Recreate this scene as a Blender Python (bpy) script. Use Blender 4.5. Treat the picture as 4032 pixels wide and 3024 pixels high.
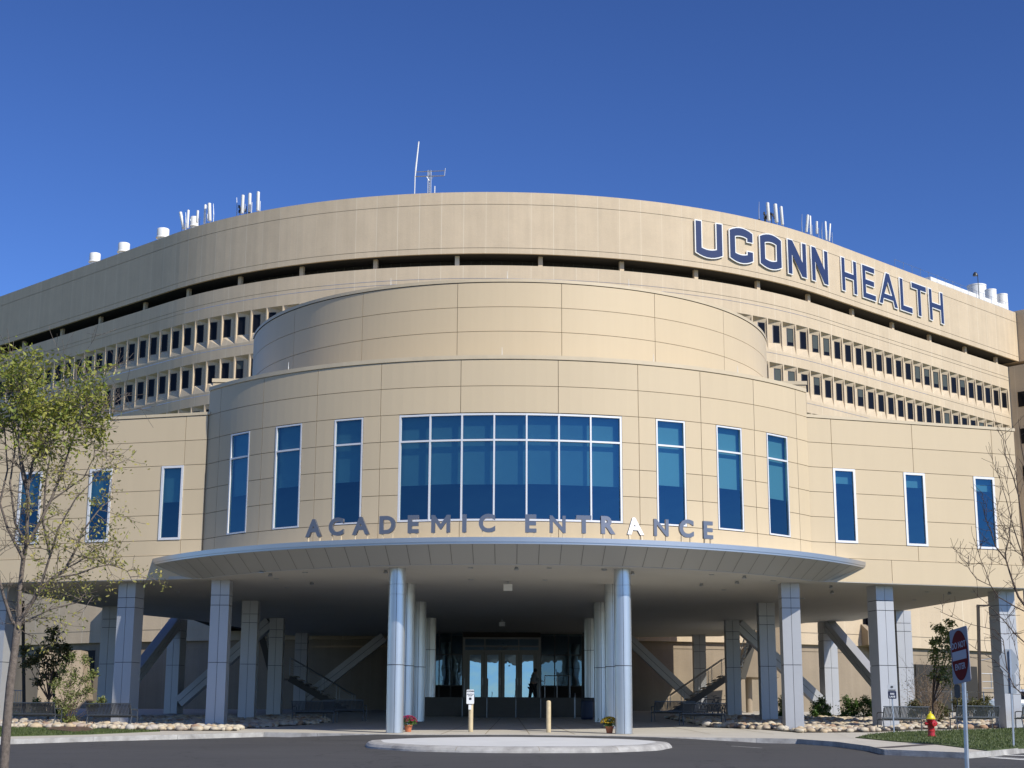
import bpy, math, random
import numpy as np
from math import sin, cos, pi, radians as rad, sqrt, atan2, degrees, floor
from mathutils import Vector, Matrix
random.seed(7)
sc = bpy.context.scene
for o in list(bpy.data.objects): bpy.data.objects.remove(o)
COL = sc.collection

# ---------------------------------------------------------------- camera
EYE = 1.6
PITCH = rad(12.768); ROLL = rad(0.2455); FPX = 6200.0
cam_d = bpy.data.cameras.new("camera"); cam = bpy.data.objects.new("camera", cam_d); COL.objects.link(cam)
cam_d.sensor_width = 36.0; cam_d.lens = FPX/4032*36; cam_d.clip_end = 3000; cam_d.clip_start = 0.2
_c, _s = cos(ROLL), sin(ROLL)
_u = Vector((0, -sin(PITCH), cos(PITCH))); _r = Vector((1, 0, 0)); _f = Vector((0, cos(PITCH), sin(PITCH)))
CR = _c*_r + _s*_u; CU = -_s*_r + _c*_u
M = Matrix((( CR.x, CU.x, -_f.x, 0), (CR.y, CU.y, -_f.y, 0), (CR.z, CU.z, -_f.z, EYE), (0, 0, 0, 1)))
cam.matrix_world = M
sc.camera = cam

# ---------------------------------------------------------------- sky, sun, exposure
SUN_AZ = rad(45); SUN_EL = rad(38.5)         # sun behind the viewer's right shoulder
w = bpy.data.worlds.new("World"); sc.world = w; w.use_nodes = True
nt = w.node_tree; bg = nt.nodes['Background']
sky = nt.nodes.new('ShaderNodeTexSky'); sky.sky_type = 'NISHITA'; sky.sun_disc = False
sky.sun_elevation = SUN_EL; sky.sun_rotation = pi - SUN_AZ
sky.altitude = 300; sky.air_density = 1.0; sky.dust_density = 0.0; sky.ozone_density = 3.0
# the deep violet-blue of a very clear autumn sky
gm = nt.nodes.new('ShaderNodeGamma'); gm.inputs[1].default_value = 1.42
tn = nt.nodes.new('ShaderNodeMix'); tn.data_type = 'RGBA'; tn.blend_type = 'MULTIPLY'; tn.inputs[0].default_value = 1.0; tn.inputs[7].default_value = (0.83, 0.96, 1.31, 1)
nt.links.new(sky.outputs[0], gm.inputs[0]); nt.links.new(gm.outputs[0], tn.inputs[6]); nt.links.new(tn.outputs[2], bg.inputs[0]); bg.inputs[1].default_value = 0.050
sd = bpy.data.lights.new("sun", 'SUN'); sun = bpy.data.objects.new("sun", sd); COL.objects.link(sun)
sd.energy = 4.85; sd.angle = rad(0.5); sd.color = (1.0, 0.945, 0.84)
S = Vector((sin(SUN_AZ)*cos(SUN_EL), -cos(SUN_AZ)*cos(SUN_EL), sin(SUN_EL)))
sun.rotation_euler = S.to_track_quat('Z', 'Y').to_euler()
sun.location = (60, -60, 80)
sc.view_settings.view_transform = 'Standard'; sc.view_settings.look = 'None'
sc.view_settings.exposure = 0.0; sc.view_settings.gamma = 1.0

# ---------------------------------------------------------------- survey helpers (photo measurements -> metres)
def ray(x, y):
    a, b = (x-2016)/FPX, -(y-1512)/FPX
    return _f + a*CR + b*CU
def atY(x, y, Y):
    d = ray(x, y); t = Y/d.y; return Vector((d.x*t, Y, EYE+d.z*t))
GS = 0.0398
def gz(y, lift=0.0):                         # the drive climbs gently towards the building
    yy = min(max(y, 0.0), 93.0)
    return -0.54 + GS*yy + lift
def G(x, y, lift=0.15):
    d = ray(x, y); t = (-0.54+lift-EYE)/(d.z-GS*d.y); return Vector((d.x*t, d.y*t, EYE+d.z*t))

# ---------------------------------------------------------------- materials
def lin(c):
    return tuple(((v/12.92) if v <= 0.04045 else ((v+0.055)/1.055)**2.4) for v in c)
def hexc(h):
    h = h.lstrip('#'); return lin(tuple(int(h[i:i+2], 16)/255 for i in (0, 2, 4)))
MATS = {}
def mat(name, col, rough=0.6, metal=0.0, noise=0.0, scale=2.0, bump=0.0, bscale=None, spec=0.5, col2=None, detail=6, coat=0.0):
    if name in MATS: return MATS[name]
    m = bpy.data.materials.new(name); m.use_nodes = True; MATS[name] = m
    n = m.node_tree.nodes; l = m.node_tree.links; b = n['Principled BSDF']
    b.inputs['Base Color'].default_value = (*col, 1); b.inputs['Roughness'].default_value = rough
    b.inputs['Metallic'].default_value = metal; b.inputs['Specular IOR Level'].default_value = spec
    if coat: b.inputs['Coat Weight'].default_value = coat
    if noise or col2:
        tc = n.new('ShaderNodeTexCoord'); tx = n.new('ShaderNodeTexNoise'); tx.inputs['Scale'].default_value = scale
        tx.inputs['Detail'].default_value = detail; tx.inputs['Roughness'].default_value = 0.6
        l.new(tc.outputs['Object'], tx.inputs['Vector'])
        mx = n.new('ShaderNodeMix'); mx.data_type = 'RGBA'
        c2 = col2 if col2 else tuple(v*(1-noise) for v in col)
        c1 = col if col2 else tuple(min(1, v*(1+noise)) for v in col)
        mx.inputs[6].default_value = (*c1, 1); mx.inputs[7].default_value = (*c2, 1)
        rp = n.new('ShaderNodeMapRange'); rp.inputs[1].default_value = 0.3; rp.inputs[2].default_value = 0.7
        l.new(tx.outputs['Fac'], rp.inputs[0]); l.new(rp.outputs[0], mx.inputs[0]); l.new(mx.outputs[2], b.inputs['Base Color'])
    if bump:
        tc = n.new('ShaderNodeTexCoord'); t2 = n.new('ShaderNodeTexNoise'); t2.inputs['Scale'].default_value = bscale or scale*6
        t2.inputs['Detail'].default_value = 8; l.new(tc.outputs['Object'], t2.inputs['Vector'])
        bp = n.new('ShaderNodeBump'); bp.inputs['Strength'].default_value = bump; bp.inputs['Distance'].default_value = 0.03
        l.new(t2.outputs['Fac'], bp.inputs['Height']); l.new(bp.outputs[0], b.inputs['Normal'])
    return m

def nodes_of(name):
    m = bpy.data.materials.new(name); m.use_nodes = True; MATS[name] = m
    return m, m.node_tree.nodes, m.node_tree.links, m.node_tree.nodes['Principled BSDF']
def mathn(n, l, op, a, b=None, c=None):
    q = n.new('ShaderNodeMath'); q.operation = op
    for i, v in enumerate((a, b, c)):
        if v is None: continue
        if isinstance(v, (int, float)): q.inputs[i].default_value = v
        else: l.new(v, q.inputs[i])
    return q.outputs[0]

def precast(name, col, pw, off, jcol, jstr, stain=0.25, rowh=100.0):
    """precast concrete: UV = metres along the wall and up; panels pw wide, caulked joints, rain streaks"""
    m, n, l, b = nodes_of(name)
    uv = n.new('ShaderNodeUVMap'); sp = n.new('ShaderNodeSeparateXYZ'); l.new(uv.outputs[0], sp.inputs[0])
    u = mathn(n, l, 'DIVIDE', mathn(n, l, 'ADD', sp.outputs[0], off), pw)
    fr = mathn(n, l, 'FRACT', u); fl = mathn(n, l, 'FLOOR', u)
    d = mathn(n, l, 'MINIMUM', fr, mathn(n, l, 'SUBTRACT', 1.0, fr))
    j = mathn(n, l, 'LESS_THAN', d, 0.022/pw)
    row = mathn(n, l, 'FLOOR', mathn(n, l, 'DIVIDE', sp.outputs[1], rowh))
    cb = n.new('ShaderNodeCombineXYZ'); l.new(fl, cb.inputs[0]); l.new(row, cb.inputs[1])
    wn = n.new('ShaderNodeTexWhiteNoise'); wn.noise_dimensions = '3D'; l.new(cb.outputs[0], wn.inputs['Vector'])
    cj = n.new('ShaderNodeCombineXYZ'); l.new(fl, cj.inputs[0]); cj.inputs[1].default_value = 7.3
    wj = n.new('ShaderNodeTexWhiteNoise'); l.new(cj.outputs[0], wj.inputs['Vector'])
    # mottling
    ns = n.new('ShaderNodeTexNoise'); ns.inputs['Scale'].default_value = 0.55; ns.inputs['Detail'].default_value = 9; ns.inputs['Roughness'].default_value = 0.65
    l.new(uv.outputs[0], ns.inputs['Vector'])
    mp = n.new('ShaderNodeMapping'); mp.inputs['Scale'].default_value = (2.2, 0.12, 1); l.new(uv.outputs[0], mp.inputs['Vector'])
    st = n.new('ShaderNodeTexNoise'); st.inputs['Scale'].default_value = 1.0; st.inputs['Detail'].default_value = 6; l.new(mp.outputs[0], st.inputs['Vector'])
    fine = n.new('ShaderNodeTexNoise'); fine.inputs['Scale'].default_value = 9; fine.inputs['Detail'].default_value = 6; l.new(uv.outputs[0], fine.inputs['Vector'])
    v = mathn(n, l, 'ADD', 0.93, mathn(n, l, 'MULTIPLY', wn.outputs[0], 0.07))
    v = mathn(n, l, 'MULTIPLY', v, mathn(n, l, 'ADD', 1-stain*0.5, mathn(n, l, 'MULTIPLY', ns.outputs[0], stain)))
    v = mathn(n, l, 'MULTIPLY', v, mathn(n, l, 'ADD', 1-stain*0.4, mathn(n, l, 'MULTIPLY', st.outputs[0], stain*0.8)))
    v = mathn(n, l, 'MULTIPLY', v, mathn(n, l, 'ADD', 0.93, mathn(n, l, 'MULTIPLY', fine.outputs[0], 0.14)))
    vm = n.new('ShaderNodeVectorMath'); vm.operation = 'SCALE'; vm.inputs[0].default_value = col; l.new(v, vm.inputs[3])
    mx = n.new('ShaderNodeMix'); mx.data_type = 'RGBA'
    l.new(mathn(n, l, 'MULTIPLY', j, mathn(n, l, 'MULTIPLY', wj.outputs[0], jstr)), mx.inputs[0])
    l.new(vm.outputs[0], mx.inputs[6]); mx.inputs[7].default_value = (*jcol, 1)
    l.new(mx.outputs[2], b.inputs['Base Color']); b.inputs['Roughness'].default_value = 0.85; b.inputs['Specular IOR Level'].default_value = 0.25
    bp = n.new('ShaderNodeBump'); bp.inputs['Strength'].default_value = 0.25; bp.inputs['Distance'].default_value = 0.02
    l.new(fine.outputs[0], bp.inputs['Height']); l.new(bp.outputs[0], b.inputs['Normal'])
    return m

def glass(name, tint, gtint, fac, rough=0.01):
    m = bpy.data.materials.new(name); m.use_nodes = True; MATS[name] = m
    n = m.node_tree.nodes; l = m.node_tree.links; n.remove(n['Principled BSDF'])
    tr = n.new('ShaderNodeBsdfTransparent'); tr.inputs[0].default_value = (*tint, 1)
    gl = n.new('ShaderNodeBsdfGlossy'); gl.inputs[0].default_value = (*gtint, 1); gl.inputs['Roughness'].default_value = rough
    tc = n.new('ShaderNodeTexCoord'); nz = n.new('ShaderNodeTexNoise'); nz.inputs['Scale'].default_value = 0.9; l.new(tc.outputs['Object'], nz.inputs['Vector'])
    bp = n.new('ShaderNodeBump'); bp.inputs['Strength'].default_value = 0.05; bp.inputs['Distance'].default_value = 0.05
    bp.inputs['Strength'].default_value = 0.14; l.new(nz.outputs[0], bp.inputs['Height']); l.new(bp.outputs[0], gl.inputs['Normal'])
    lw = n.new('ShaderNodeLayerWeight'); lw.inputs[0].default_value = 0.25
    f = mathn(n, l, 'ADD', fac, mathn(n, l, 'MULTIPLY', lw.outputs[0], 0.5))
    mx = n.new('ShaderNodeMixShader'); l.new(f, mx.inputs[0]); l.new(tr.outputs[0], mx.inputs[1]); l.new(gl.outputs[0], mx.inputs[2])
    l.new(mx.outputs[0], n['Material Output'].inputs[0])
    return m

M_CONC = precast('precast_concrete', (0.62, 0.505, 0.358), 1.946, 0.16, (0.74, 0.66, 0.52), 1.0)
M_CONC2 = precast('board_marked_concrete', (0.34, 0.275, 0.20), 1.2, 0.3, (0.36, 0.31, 0.25), 0.5, stain=0.4)  # darker textured concrete, tone lowered further to deepen the undercroft's shade
def panelmat():
    m, n, l, b = nodes_of('beige_metal_panel')
    uv = n.new('ShaderNodeUVMap'); sp = n.new('ShaderNodeSeparateXYZ'); l.new(uv.outputs[0], sp.inputs[0])
    tc = n.new('ShaderNodeTexCoord'); mp = n.new('ShaderNodeMapping'); mp.inputs['Scale'].default_value = (1.6, 1.6, .18); l.new(tc.outputs['Object'], mp.inputs['Vector'])
    st = n.new('ShaderNodeTexNoise'); st.inputs['Scale'].default_value = 1.4; st.inputs['Detail'].default_value = 7; l.new(mp.outputs[0], st.inputs['Vector'])
    v = mathn(n, l, 'ADD', .965, mathn(n, l, 'MULTIPLY', sp.outputs[0], .045)); v = mathn(n, l, 'MULTIPLY', v, mathn(n, l, 'ADD', .965, mathn(n, l, 'MULTIPLY', st.outputs[0], .07)))
    vm = n.new('ShaderNodeVectorMath'); vm.operation = 'SCALE'; vm.inputs[0].default_value = (0.62, 0.505, 0.335); l.new(v, vm.inputs[3]); l.new(vm.outputs[0], b.inputs['Base Color'])
    b.inputs['Roughness'].default_value = .48; b.inputs['Specular IOR Level'].default_value = .28
    nz = n.new('ShaderNodeTexNoise'); nz.inputs['Scale'].default_value = .7; l.new(tc.outputs['Object'], nz.inputs['Vector'])
    bp = n.new('ShaderNodeBump'); bp.inputs['Strength'].default_value = .12; bp.inputs['Distance'].default_value = .04; l.new(nz.outputs[0], bp.inputs['Height']); l.new(bp.outputs[0], b.inputs['Normal'])
    return m
M_PANEL = panelmat()
M_COPE = mat('beige_coping', (0.60, 0.50, 0.34), 0.5, noise=.05, scale=1.5)
M_JOINT = mat("joint_brown", (0.25, 0.20, 0.13), 0.9)  # one brown for panel backing, saw cuts and island kerb joints
M_SOFF = mat('soffit_plaster', (0.50, 0.49, 0.455), 0.85, noise=0.04, scale=0.4)
M_CANOP = mat('canopy_soffit_panel', (0.42, 0.41, 0.375), 0.5, 0.15)
M_SEAM = mat('canopy_seam', (0.21, 0.205, 0.185), 0.7)
M_EDGE = mat('canopy_edge_metal', (0.52, 0.505, 0.49), 0.3, 0.8, noise=0.03, scale=.8)
M_SILV = mat('silver_column_cladding', (0.60, 0.61, 0.62), 0.30, 0.78, noise=0.03, scale=1.0, bump=.03, bscale=1.5)
M_PIER = mat('pale_blue_pier_cladding', (0.465, 0.47, 0.48), 0.42, 0.3, noise=0.03, scale=0.8, bump=.03, bscale=1.2)
M_GROOVE = mat('cladding_groove', (0.05, 0.06, 0.08), 0.7)
M_FRAME = mat('window_frame_aluminium', (0.76, 0.76, 0.76), 0.45, 0.2)
M_GLASS = glass('blue_tinted_glass', (0.36, 0.62, 0.68), (0.16, 0.34, 0.47), 0.28)
M_BLIND = mat('roller_blind', (0.62, 0.66, 0.62), 0.8)
M_ROOM = mat('room_interior', (0.10, 0.11, 0.12), 0.9)
M_DGLASS = glass('entrance_glass', (0.25, 0.33, 0.33), (0.42, 0.62, 0.80), 0.62)
M_SGLASS = glass('side_screen_glass', (0.25, 0.33, 0.33), (0.42, 0.62, 0.80), 0.22)
M_TGLASS = mat('tower_window_glass', (0.008, 0.009, 0.013), 0.12, 0.0, spec=0.13)
M_TBLIND = mat('tower_window_blind', (0.075, 0.085, 0.072), 0.3, 0.0, spec=0.3)
M_TFRAME = mat('bronze_frame', (0.03, 0.028, 0.025), 0.5)
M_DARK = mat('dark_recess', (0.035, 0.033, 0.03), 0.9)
M_LOUV = mat('dark_louvre', (0.045, 0.043, 0.042), 0.6)
M_WHITE = mat('white_paint', (0.80, 0.80, 0.77), 0.45)
M_NAVY = mat('navy_letter_face', (0.026, 0.045, 0.125), 0.55, spec=.25)
M_LET = mat('brushed_letter_metal', (0.20, 0.21, 0.24), 0.33, 0.6)
M_ASPH = mat('asphalt', (0.058, 0.057, 0.058), 0.85, noise=0.12, scale=0.6, bump=0.5, bscale=60)
def asphalt():
    m, n, l, b = nodes_of('asphalt_worn'); tc = n.new('ShaderNodeTexCoord')
    def nz(sc_, det=6, rough=.6, vec=None):
        q = n.new('ShaderNodeTexNoise'); q.inputs['Scale'].default_value = sc_; q.inputs['Detail'].default_value = det; q.inputs['Roughness'].default_value = rough; l.new(vec or tc.outputs['Object'], q.inputs['Vector']); return q.outputs[0]
    big = nz(.22, 4); fine = nz(45, 3, .8); mp = n.new('ShaderNodeMapping'); mp.inputs['Scale'].default_value = (.12, 2.2, 1); l.new(tc.outputs['Object'], mp.inputs['Vector']); tyre = nz(1.0, 3, .5, mp.outputs[0])
    vo = n.new('ShaderNodeTexVoronoi'); vo.feature = 'DISTANCE_TO_EDGE'; vo.inputs['Scale'].default_value = .28
    wob = n.new('ShaderNodeVectorMath'); wob.operation = 'ADD'; nn = n.new('ShaderNodeTexNoise'); nn.inputs['Scale'].default_value = 1.5; l.new(tc.outputs['Object'], nn.inputs['Vector'])
    l.new(tc.outputs['Object'], wob.inputs[0]); l.new(nn.outputs['Color'], wob.inputs[1]); l.new(wob.outputs[0], vo.inputs['Vector'])
    crack = mathn(n, l, 'MULTIPLY', mathn(n, l, 'LESS_THAN', vo.outputs[0], .006), .45)
    v = mathn(n, l, 'ADD', .72, mathn(n, l, 'MULTIPLY', big, .4)); v = mathn(n, l, 'MULTIPLY', v, mathn(n, l, 'ADD', .72, mathn(n, l, 'MULTIPLY', tyre, .5)))
    v = mathn(n, l, 'MULTIPLY', v, mathn(n, l, 'ADD', .6, mathn(n, l, 'MULTIPLY', fine, .8))); v = mathn(n, l, 'MULTIPLY', v, mathn(n, l, 'SUBTRACT', 1.0, crack))
    vm = n.new('ShaderNodeVectorMath'); vm.operation = 'SCALE'; vm.inputs[0].default_value = (.066, .064, .063); l.new(v, vm.inputs[3]); l.new(vm.outputs[0], b.inputs['Base Color']); b.inputs['Roughness'].default_value = .88
    bp = n.new('ShaderNodeBump'); bp.inputs['Strength'].default_value = .5; bp.inputs['Distance'].default_value = .01; l.new(fine, bp.inputs['Height']); l.new(bp.outputs[0], b.inputs['Normal']); return m
M_ASPH = asphalt()
M_PAVE = mat('pale_concrete_paving', (0.50, 0.465, 0.395), 0.85, noise=0.06, scale=0.5, bump=0.2, bscale=30)
M_KERB = mat('granite_kerb', (0.50, 0.49, 0.46), 0.85, col2=(0.26, 0.25, 0.235), scale=2.3, bump=0.5, bscale=25)
M_ISL = mat('island_concrete', (0.60, 0.60, 0.58), 0.85, noise=0.05, scale=1.0, bump=0.3, bscale=30)
M_SOIL = mat('soil', (0.05, 0.038, 0.026), 0.95, noise=0.3, scale=3, bump=0.6, bscale=20)
M_MULCH = mat('bark_mulch', (0.12, 0.065, 0.045), 0.95, noise=0.4, scale=9, bump=0.8, bscale=40)
M_TURF = mat('turf', (0.060, 0.085, 0.022), 0.9, noise=0.3, scale=2.5)
M_GALV = mat('galvanised_steel', (0.42, 0.45, 0.48), 0.42, 0.8, noise=0.1, scale=6)
M_DSTEEL = mat('dark_painted_steel', (0.055, 0.06, 0.065), 0.45, 0.3)
M_BENCH = mat('grey_powder_coat', (0.09, 0.10, 0.11), 0.4, 0.35)
M_BARK = mat('tree_bark', (0.16, 0.13, 0.105), 0.9, noise=0.35, scale=14, bump=0.6, bscale=60)
M_BARKD = mat('dark_twig_bark', (0.085, 0.06, 0.045), 0.9)
M_LINE = mat('road_paint', (0.72, 0.72, 0.68), 0.7, noise=0.1, scale=4)

def leafmat(name, c1, c2, sc_=4.0):
    m, n, l, b = nodes_of(name)
    gi = n.new('ShaderNodeNewGeometry'); mx = n.new('ShaderNodeMix'); mx.data_type = 'RGBA'
    l.new(gi.outputs['Random Per Island'], mx.inputs[0]); mx.inputs[6].default_value = (*c1, 1); mx.inputs[7].default_value = (*c2, 1)
    l.new(mx.outputs[2], b.inputs['Base Color']); b.inputs['Roughness'].default_value = 0.55
    n.remove(n['Material Output']) if False else None
    tl = n.new('ShaderNodeBsdfTranslucent'); l.new(mx.outputs[2], tl.inputs[0])
    ms = n.new('ShaderNodeMixShader'); ms.inputs[0].default_value = 0.3
    l.new(b.outputs[0], ms.inputs[1]); l.new(tl.outputs[0], ms.inputs[2]); l.new(ms.outputs[0], n['Material Output'].inputs[0])
    return m
M_LEAF = leafmat('locust_leaves', (0.15, 0.21, 0.025), (0.42, 0.40, 0.08))
M_LEAFY = leafmat('olive_yellow_leaves', (0.24, 0.27, 0.06), (0.50, 0.42, 0.12))
M_LEAFD = leafmat('dark_oak_leaves', (0.075, 0.10, 0.03), (0.16, 0.13, 0.05))
M_LEAFG = leafmat('green_shrub_leaves', (0.06, 0.13, 0.025), (0.13, 0.22, 0.05))
M_LEAFO = leafmat('oak_leaves', (0.15, 0.20, 0.05), (0.26, 0.27, 0.09))

# ---------------------------------------------------------------- mesh builder
class MB:
    def __init__(s): s.v = []; s.f = []; s.m = []; s.uv = []
    def quad(s, pts, mi=0, uvs=None):
        i = len(s.v); s.v += [tuple(p) for p in pts]; s.f.append(tuple(range(i, i+len(pts)))); s.m.append(mi)
        s.uv.append(uvs if uvs else [(0, 0)]*len(pts))
    def raw(s, vs, fs, mi=0):
        i = len(s.v); s.v += [tuple(p) for p in vs]
        for f in fs: s.f.append(tuple(i+k for k in f)); s.m.append(mi); s.uv.append([(0, 0)]*len(f))
    def box(s, x0, x1, y0, y1, z0, z1, mi=0, T=None):
        P = [Vector((x, y, z)) for z in (z0, z1) for x, y in ((x0, y0), (x1, y0), (x1, y1), (x0, y1))]
        if T is not None: P = [T @ p for p in P]
        s.raw(P, [(0, 3, 2, 1), (4, 5, 6, 7), (0, 1, 5, 4), (1, 2, 6, 5), (2, 3, 7, 6), (3, 0, 4, 7)], mi)
    def pane(s, x0, x1, y, z0, z1): s.quad([(x0, y, z0), (x1, y, z0), (x1, y, z1), (x0, y, z1)])
    def bar(s, a, b, w, h=None, mi=0, up=(0, 0, 1)):
        a = Vector(a); b = Vector(b); h = h or w; d = (b-a); L = d.length
        if L < 1e-6: return
        d /= L; u = Vector(up)
        if abs(d.dot(u)) > .97: u = Vector((0, 1, 0))
        x = d.cross(u).normalized(); z = x.cross(d)
        P = []
        for p in (a, b):
            for i, j in ((-1, -1), (1, -1), (1, 1), (-1, 1)): P.append(p+x*(i*w/2)+z*(j*h/2))
        s.raw(P, [(0, 1, 2, 3), (7, 6, 5, 4), (0, 4, 5, 1), (1, 5, 6, 2), (2, 6, 7, 3), (3, 7, 4, 0)], mi)
    def tube(s, pts, rs, n=6, mi=0, cap=True):
        pts = [Vector(p) for p in pts]
        if isinstance(rs, (int, float)): rs = [rs]*len(pts)
        i0 = len(s.v); prev = None
        for k, p in enumerate(pts):
            d = (pts[min(k+1, len(pts)-1)]-pts[max(k-1, 0)])
            d = d.normalized() if d.length > 1e-9 else Vector((0, 0, 1))
            if prev is None:
                u = Vector((0, 0, 1)) if abs(d.z) < .9 else Vector((1, 0, 0))
                x = d.cross(u).normalized()
            else:
                x = (prev-d*prev.dot(d)); x = x.normalized() if x.length > 1e-6 else d.orthogonal().normalized()
            prev = x; y = d.cross(x)
            for a in range(n):
                t = 2*pi*a/n; s.v.append(tuple(p+(x*cos(t)+y*sin(t))*rs[k]))
        for k in range(len(pts)-1):
            for a in range(n):
                b_ = (a+1) % n; q = i0+k*n
                s.f.append((q+a, q+b_, q+n+b_, q+n+a)); s.m.append(mi); s.uv.append([(0, 0)]*4)
        if cap:
            s.f.append(tuple(i0+a for a in reversed(range(n)))); s.m.append(mi); s.uv.append([(0, 0)]*n)
            q = i0+(len(pts)-1)*n; s.f.append(tuple(q+a for a in range(n))); s.m.append(mi); s.uv.append([(0, 0)]*n)
    def lathe(s, c, prof, n=24, mi=0):
        i0 = len(s.v)
        for r, z in prof:
            for a in range(n): t = 2*pi*a/n; s.v.append((c[0]+r*cos(t), c[1]+r*sin(t), c[2]+z))
        for k in range(len(prof)-1):
            for a in range(n):
                b_ = (a+1) % n; q = i0+k*n
                s.f.append((q+a, q+b_, q+n+b_, q+n+a)); s.m.append(mi); s.uv.append([(0, 0)]*4)
        for k, rev in ((0, True), (len(prof)-1, False)):
            if prof[k][0] > 1e-4:
                q = i0+k*n; r = range(n); r = list(reversed(r)) if rev else list(r)
                s.f.append(tuple(q+a for a in r)); s.m.append(mi); s.uv.append([(0, 0)]*n)
    def prism(s, poly, z0, z1, mi=0):
        n = len(poly); a = sum(poly[i][0]*poly[(i+1) % n][1]-poly[(i+1) % n][0]*poly[i][1] for i in range(n))
        if a < 0: poly = list(reversed(poly))
        f0 = z0 if callable(z0) else (lambda x, y: z0); f1 = z1 if callable(z1) else (lambda x, y: z1)
        V = [(x, y, f0(x, y)) for x, y in poly]+[(x, y, f1(x, y)) for x, y in poly]
        F = [tuple(reversed(range(n))), tuple(range(n, 2*n))]+[(i, (i+1) % n, n+(i+1) % n, n+i) for i in range(n)]
        s.raw(V, F, mi)
    def mesh(s, name, mats, smooth=False):
        me = bpy.data.meshes.new(name); me.from_pydata(s.v, [], s.f)
        for m in (mats if isinstance(mats, (list, tuple)) else [mats]): me.materials.append(m)
        me.polygons.foreach_set('material_index', s.m)
        uvl = me.uv_layers.new(name='UVMap'); flat = [c for u in s.uv for p in u for c in p]
        uvl.data.foreach_set('uv', flat)
        if smooth: me.polygons.foreach_set('use_smooth', [True]*len(s.f))
        me.update(); return me
    def build(s, name, mats, parent=None, smooth=False, loc=None, rz=0, **kw):
        me = s.mesh(name, mats, smooth)
        return link(name, me, parent, loc, rz, **kw)
def link(name, data, parent=None, loc=None, rz=0, label=None, cat=None, group=None, kind=None):
    o = bpy.data.objects.new(name, data); COL.objects.link(o)
    if parent is not None: o.parent = parent
    if loc is not None: o.location = loc
    o.rotation_euler.z = rz
    if label: o['label'] = label
    if cat: o['category'] = cat
    if group: o['group'] = group
    if kind: o['kind'] = kind
    return o
def thing(name, label, cat, loc=(0, 0, 0), rz=0, group=None):
    return link(name, None, None, loc, rz, label, cat, group)
def dup(root, loc, rz, label, group=None):
    r = root.copy(); COL.objects.link(r); r.location = loc; r.rotation_euler = (0, 0, rz); r['label'] = label
    if group: r['group'] = group
    for ch in list(root.children):
        c = ch.copy(); COL.objects.link(c); c.parent = r
        for g in list(ch.children):
            d = g.copy(); COL.objects.link(d); d.parent = c
    return r
def smooth_angle(o, a=40):
    me = o.data; me.polygons.foreach_set('use_smooth', [True]*len(me.polygons))
    try: me.set_sharp_from_angle(angle=rad(a))
    except Exception: pass

def textmesh(body, size, extrude, bold=0.0, align='CENTER', spacing=1.0, bevel=0):
    cu = bpy.data.curves.new('t', 'FONT'); cu.body = body; cu.size = size; cu.extrude = extrude; cu.offset = bold
    cu.align_x = align; cu.space_character = spacing; cu.bevel_depth = bevel
    ob = bpy.data.objects.new('t', cu); COL.objects.link(ob)
    dg = bpy.context.evaluated_depsgraph_get(); me = bpy.data.meshes.new_from_object(ob.evaluated_get(dg)); bpy.data.objects.remove(ob)
    me.transform(Matrix.Rotation(pi/2, 4, 'X')); return me            # stands upright facing -Y
def polymesh(loops, extrude, offset=0.0):
    cu = bpy.data.curves.new('p', 'CURVE'); cu.dimensions = '2D'; cu.fill_mode = 'BOTH'; cu.extrude = extrude; cu.offset = offset
    for lp in loops:
        s_ = cu.splines.new('POLY'); s_.points.add(len(lp)-1); s_.use_cyclic_u = True
        for i, (x, y) in enumerate(lp): s_.points[i].co = (x, y, 0, 1)
    ob = bpy.data.objects.new('p', cu); COL.objects.link(ob)
    dg = bpy.context.evaluated_depsgraph_get(); me = bpy.data.meshes.new_from_object(ob.evaluated_get(dg)); bpy.data.objects.remove(ob)
    me.transform(Matrix.Rotation(pi/2, 4, 'X')); return me
def offset_loops(loops, d):
    out = []
    for k, lp in enumerate(loops):
        n = len(lp); A = sum(lp[i][0]*lp[(i+1) % n][1]-lp[(i+1) % n][0]*lp[i][1] for i in range(n)); q = lp if A > 0 else lp[::-1]
        dd = d if k == 0 else -d; r = []
        for i in range(n):
            p0, p1, p2 = Vector(q[i-1]), Vector(q[i]), Vector(q[(i+1) % n])
            e1 = (p1-p0).normalized(); e2 = (p2-p1).normalized(); n1 = Vector((e1.y, -e1.x)); n2 = Vector((e2.y, -e2.x))
            b = (n1+n2); b = b/max(b.length_squared, .3)*2 if b.length > 1e-6 else n1
            v = p1+b*dd*.5*1.0*(2/1) * .5 if False else p1+(n1+n2)/(1+n1.dot(n2)+1e-6)*dd if n1.dot(n2) > -.5 else p1+n1*dd
            r.append((v.x, v.y))
        out.append(r)
    return out

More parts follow.
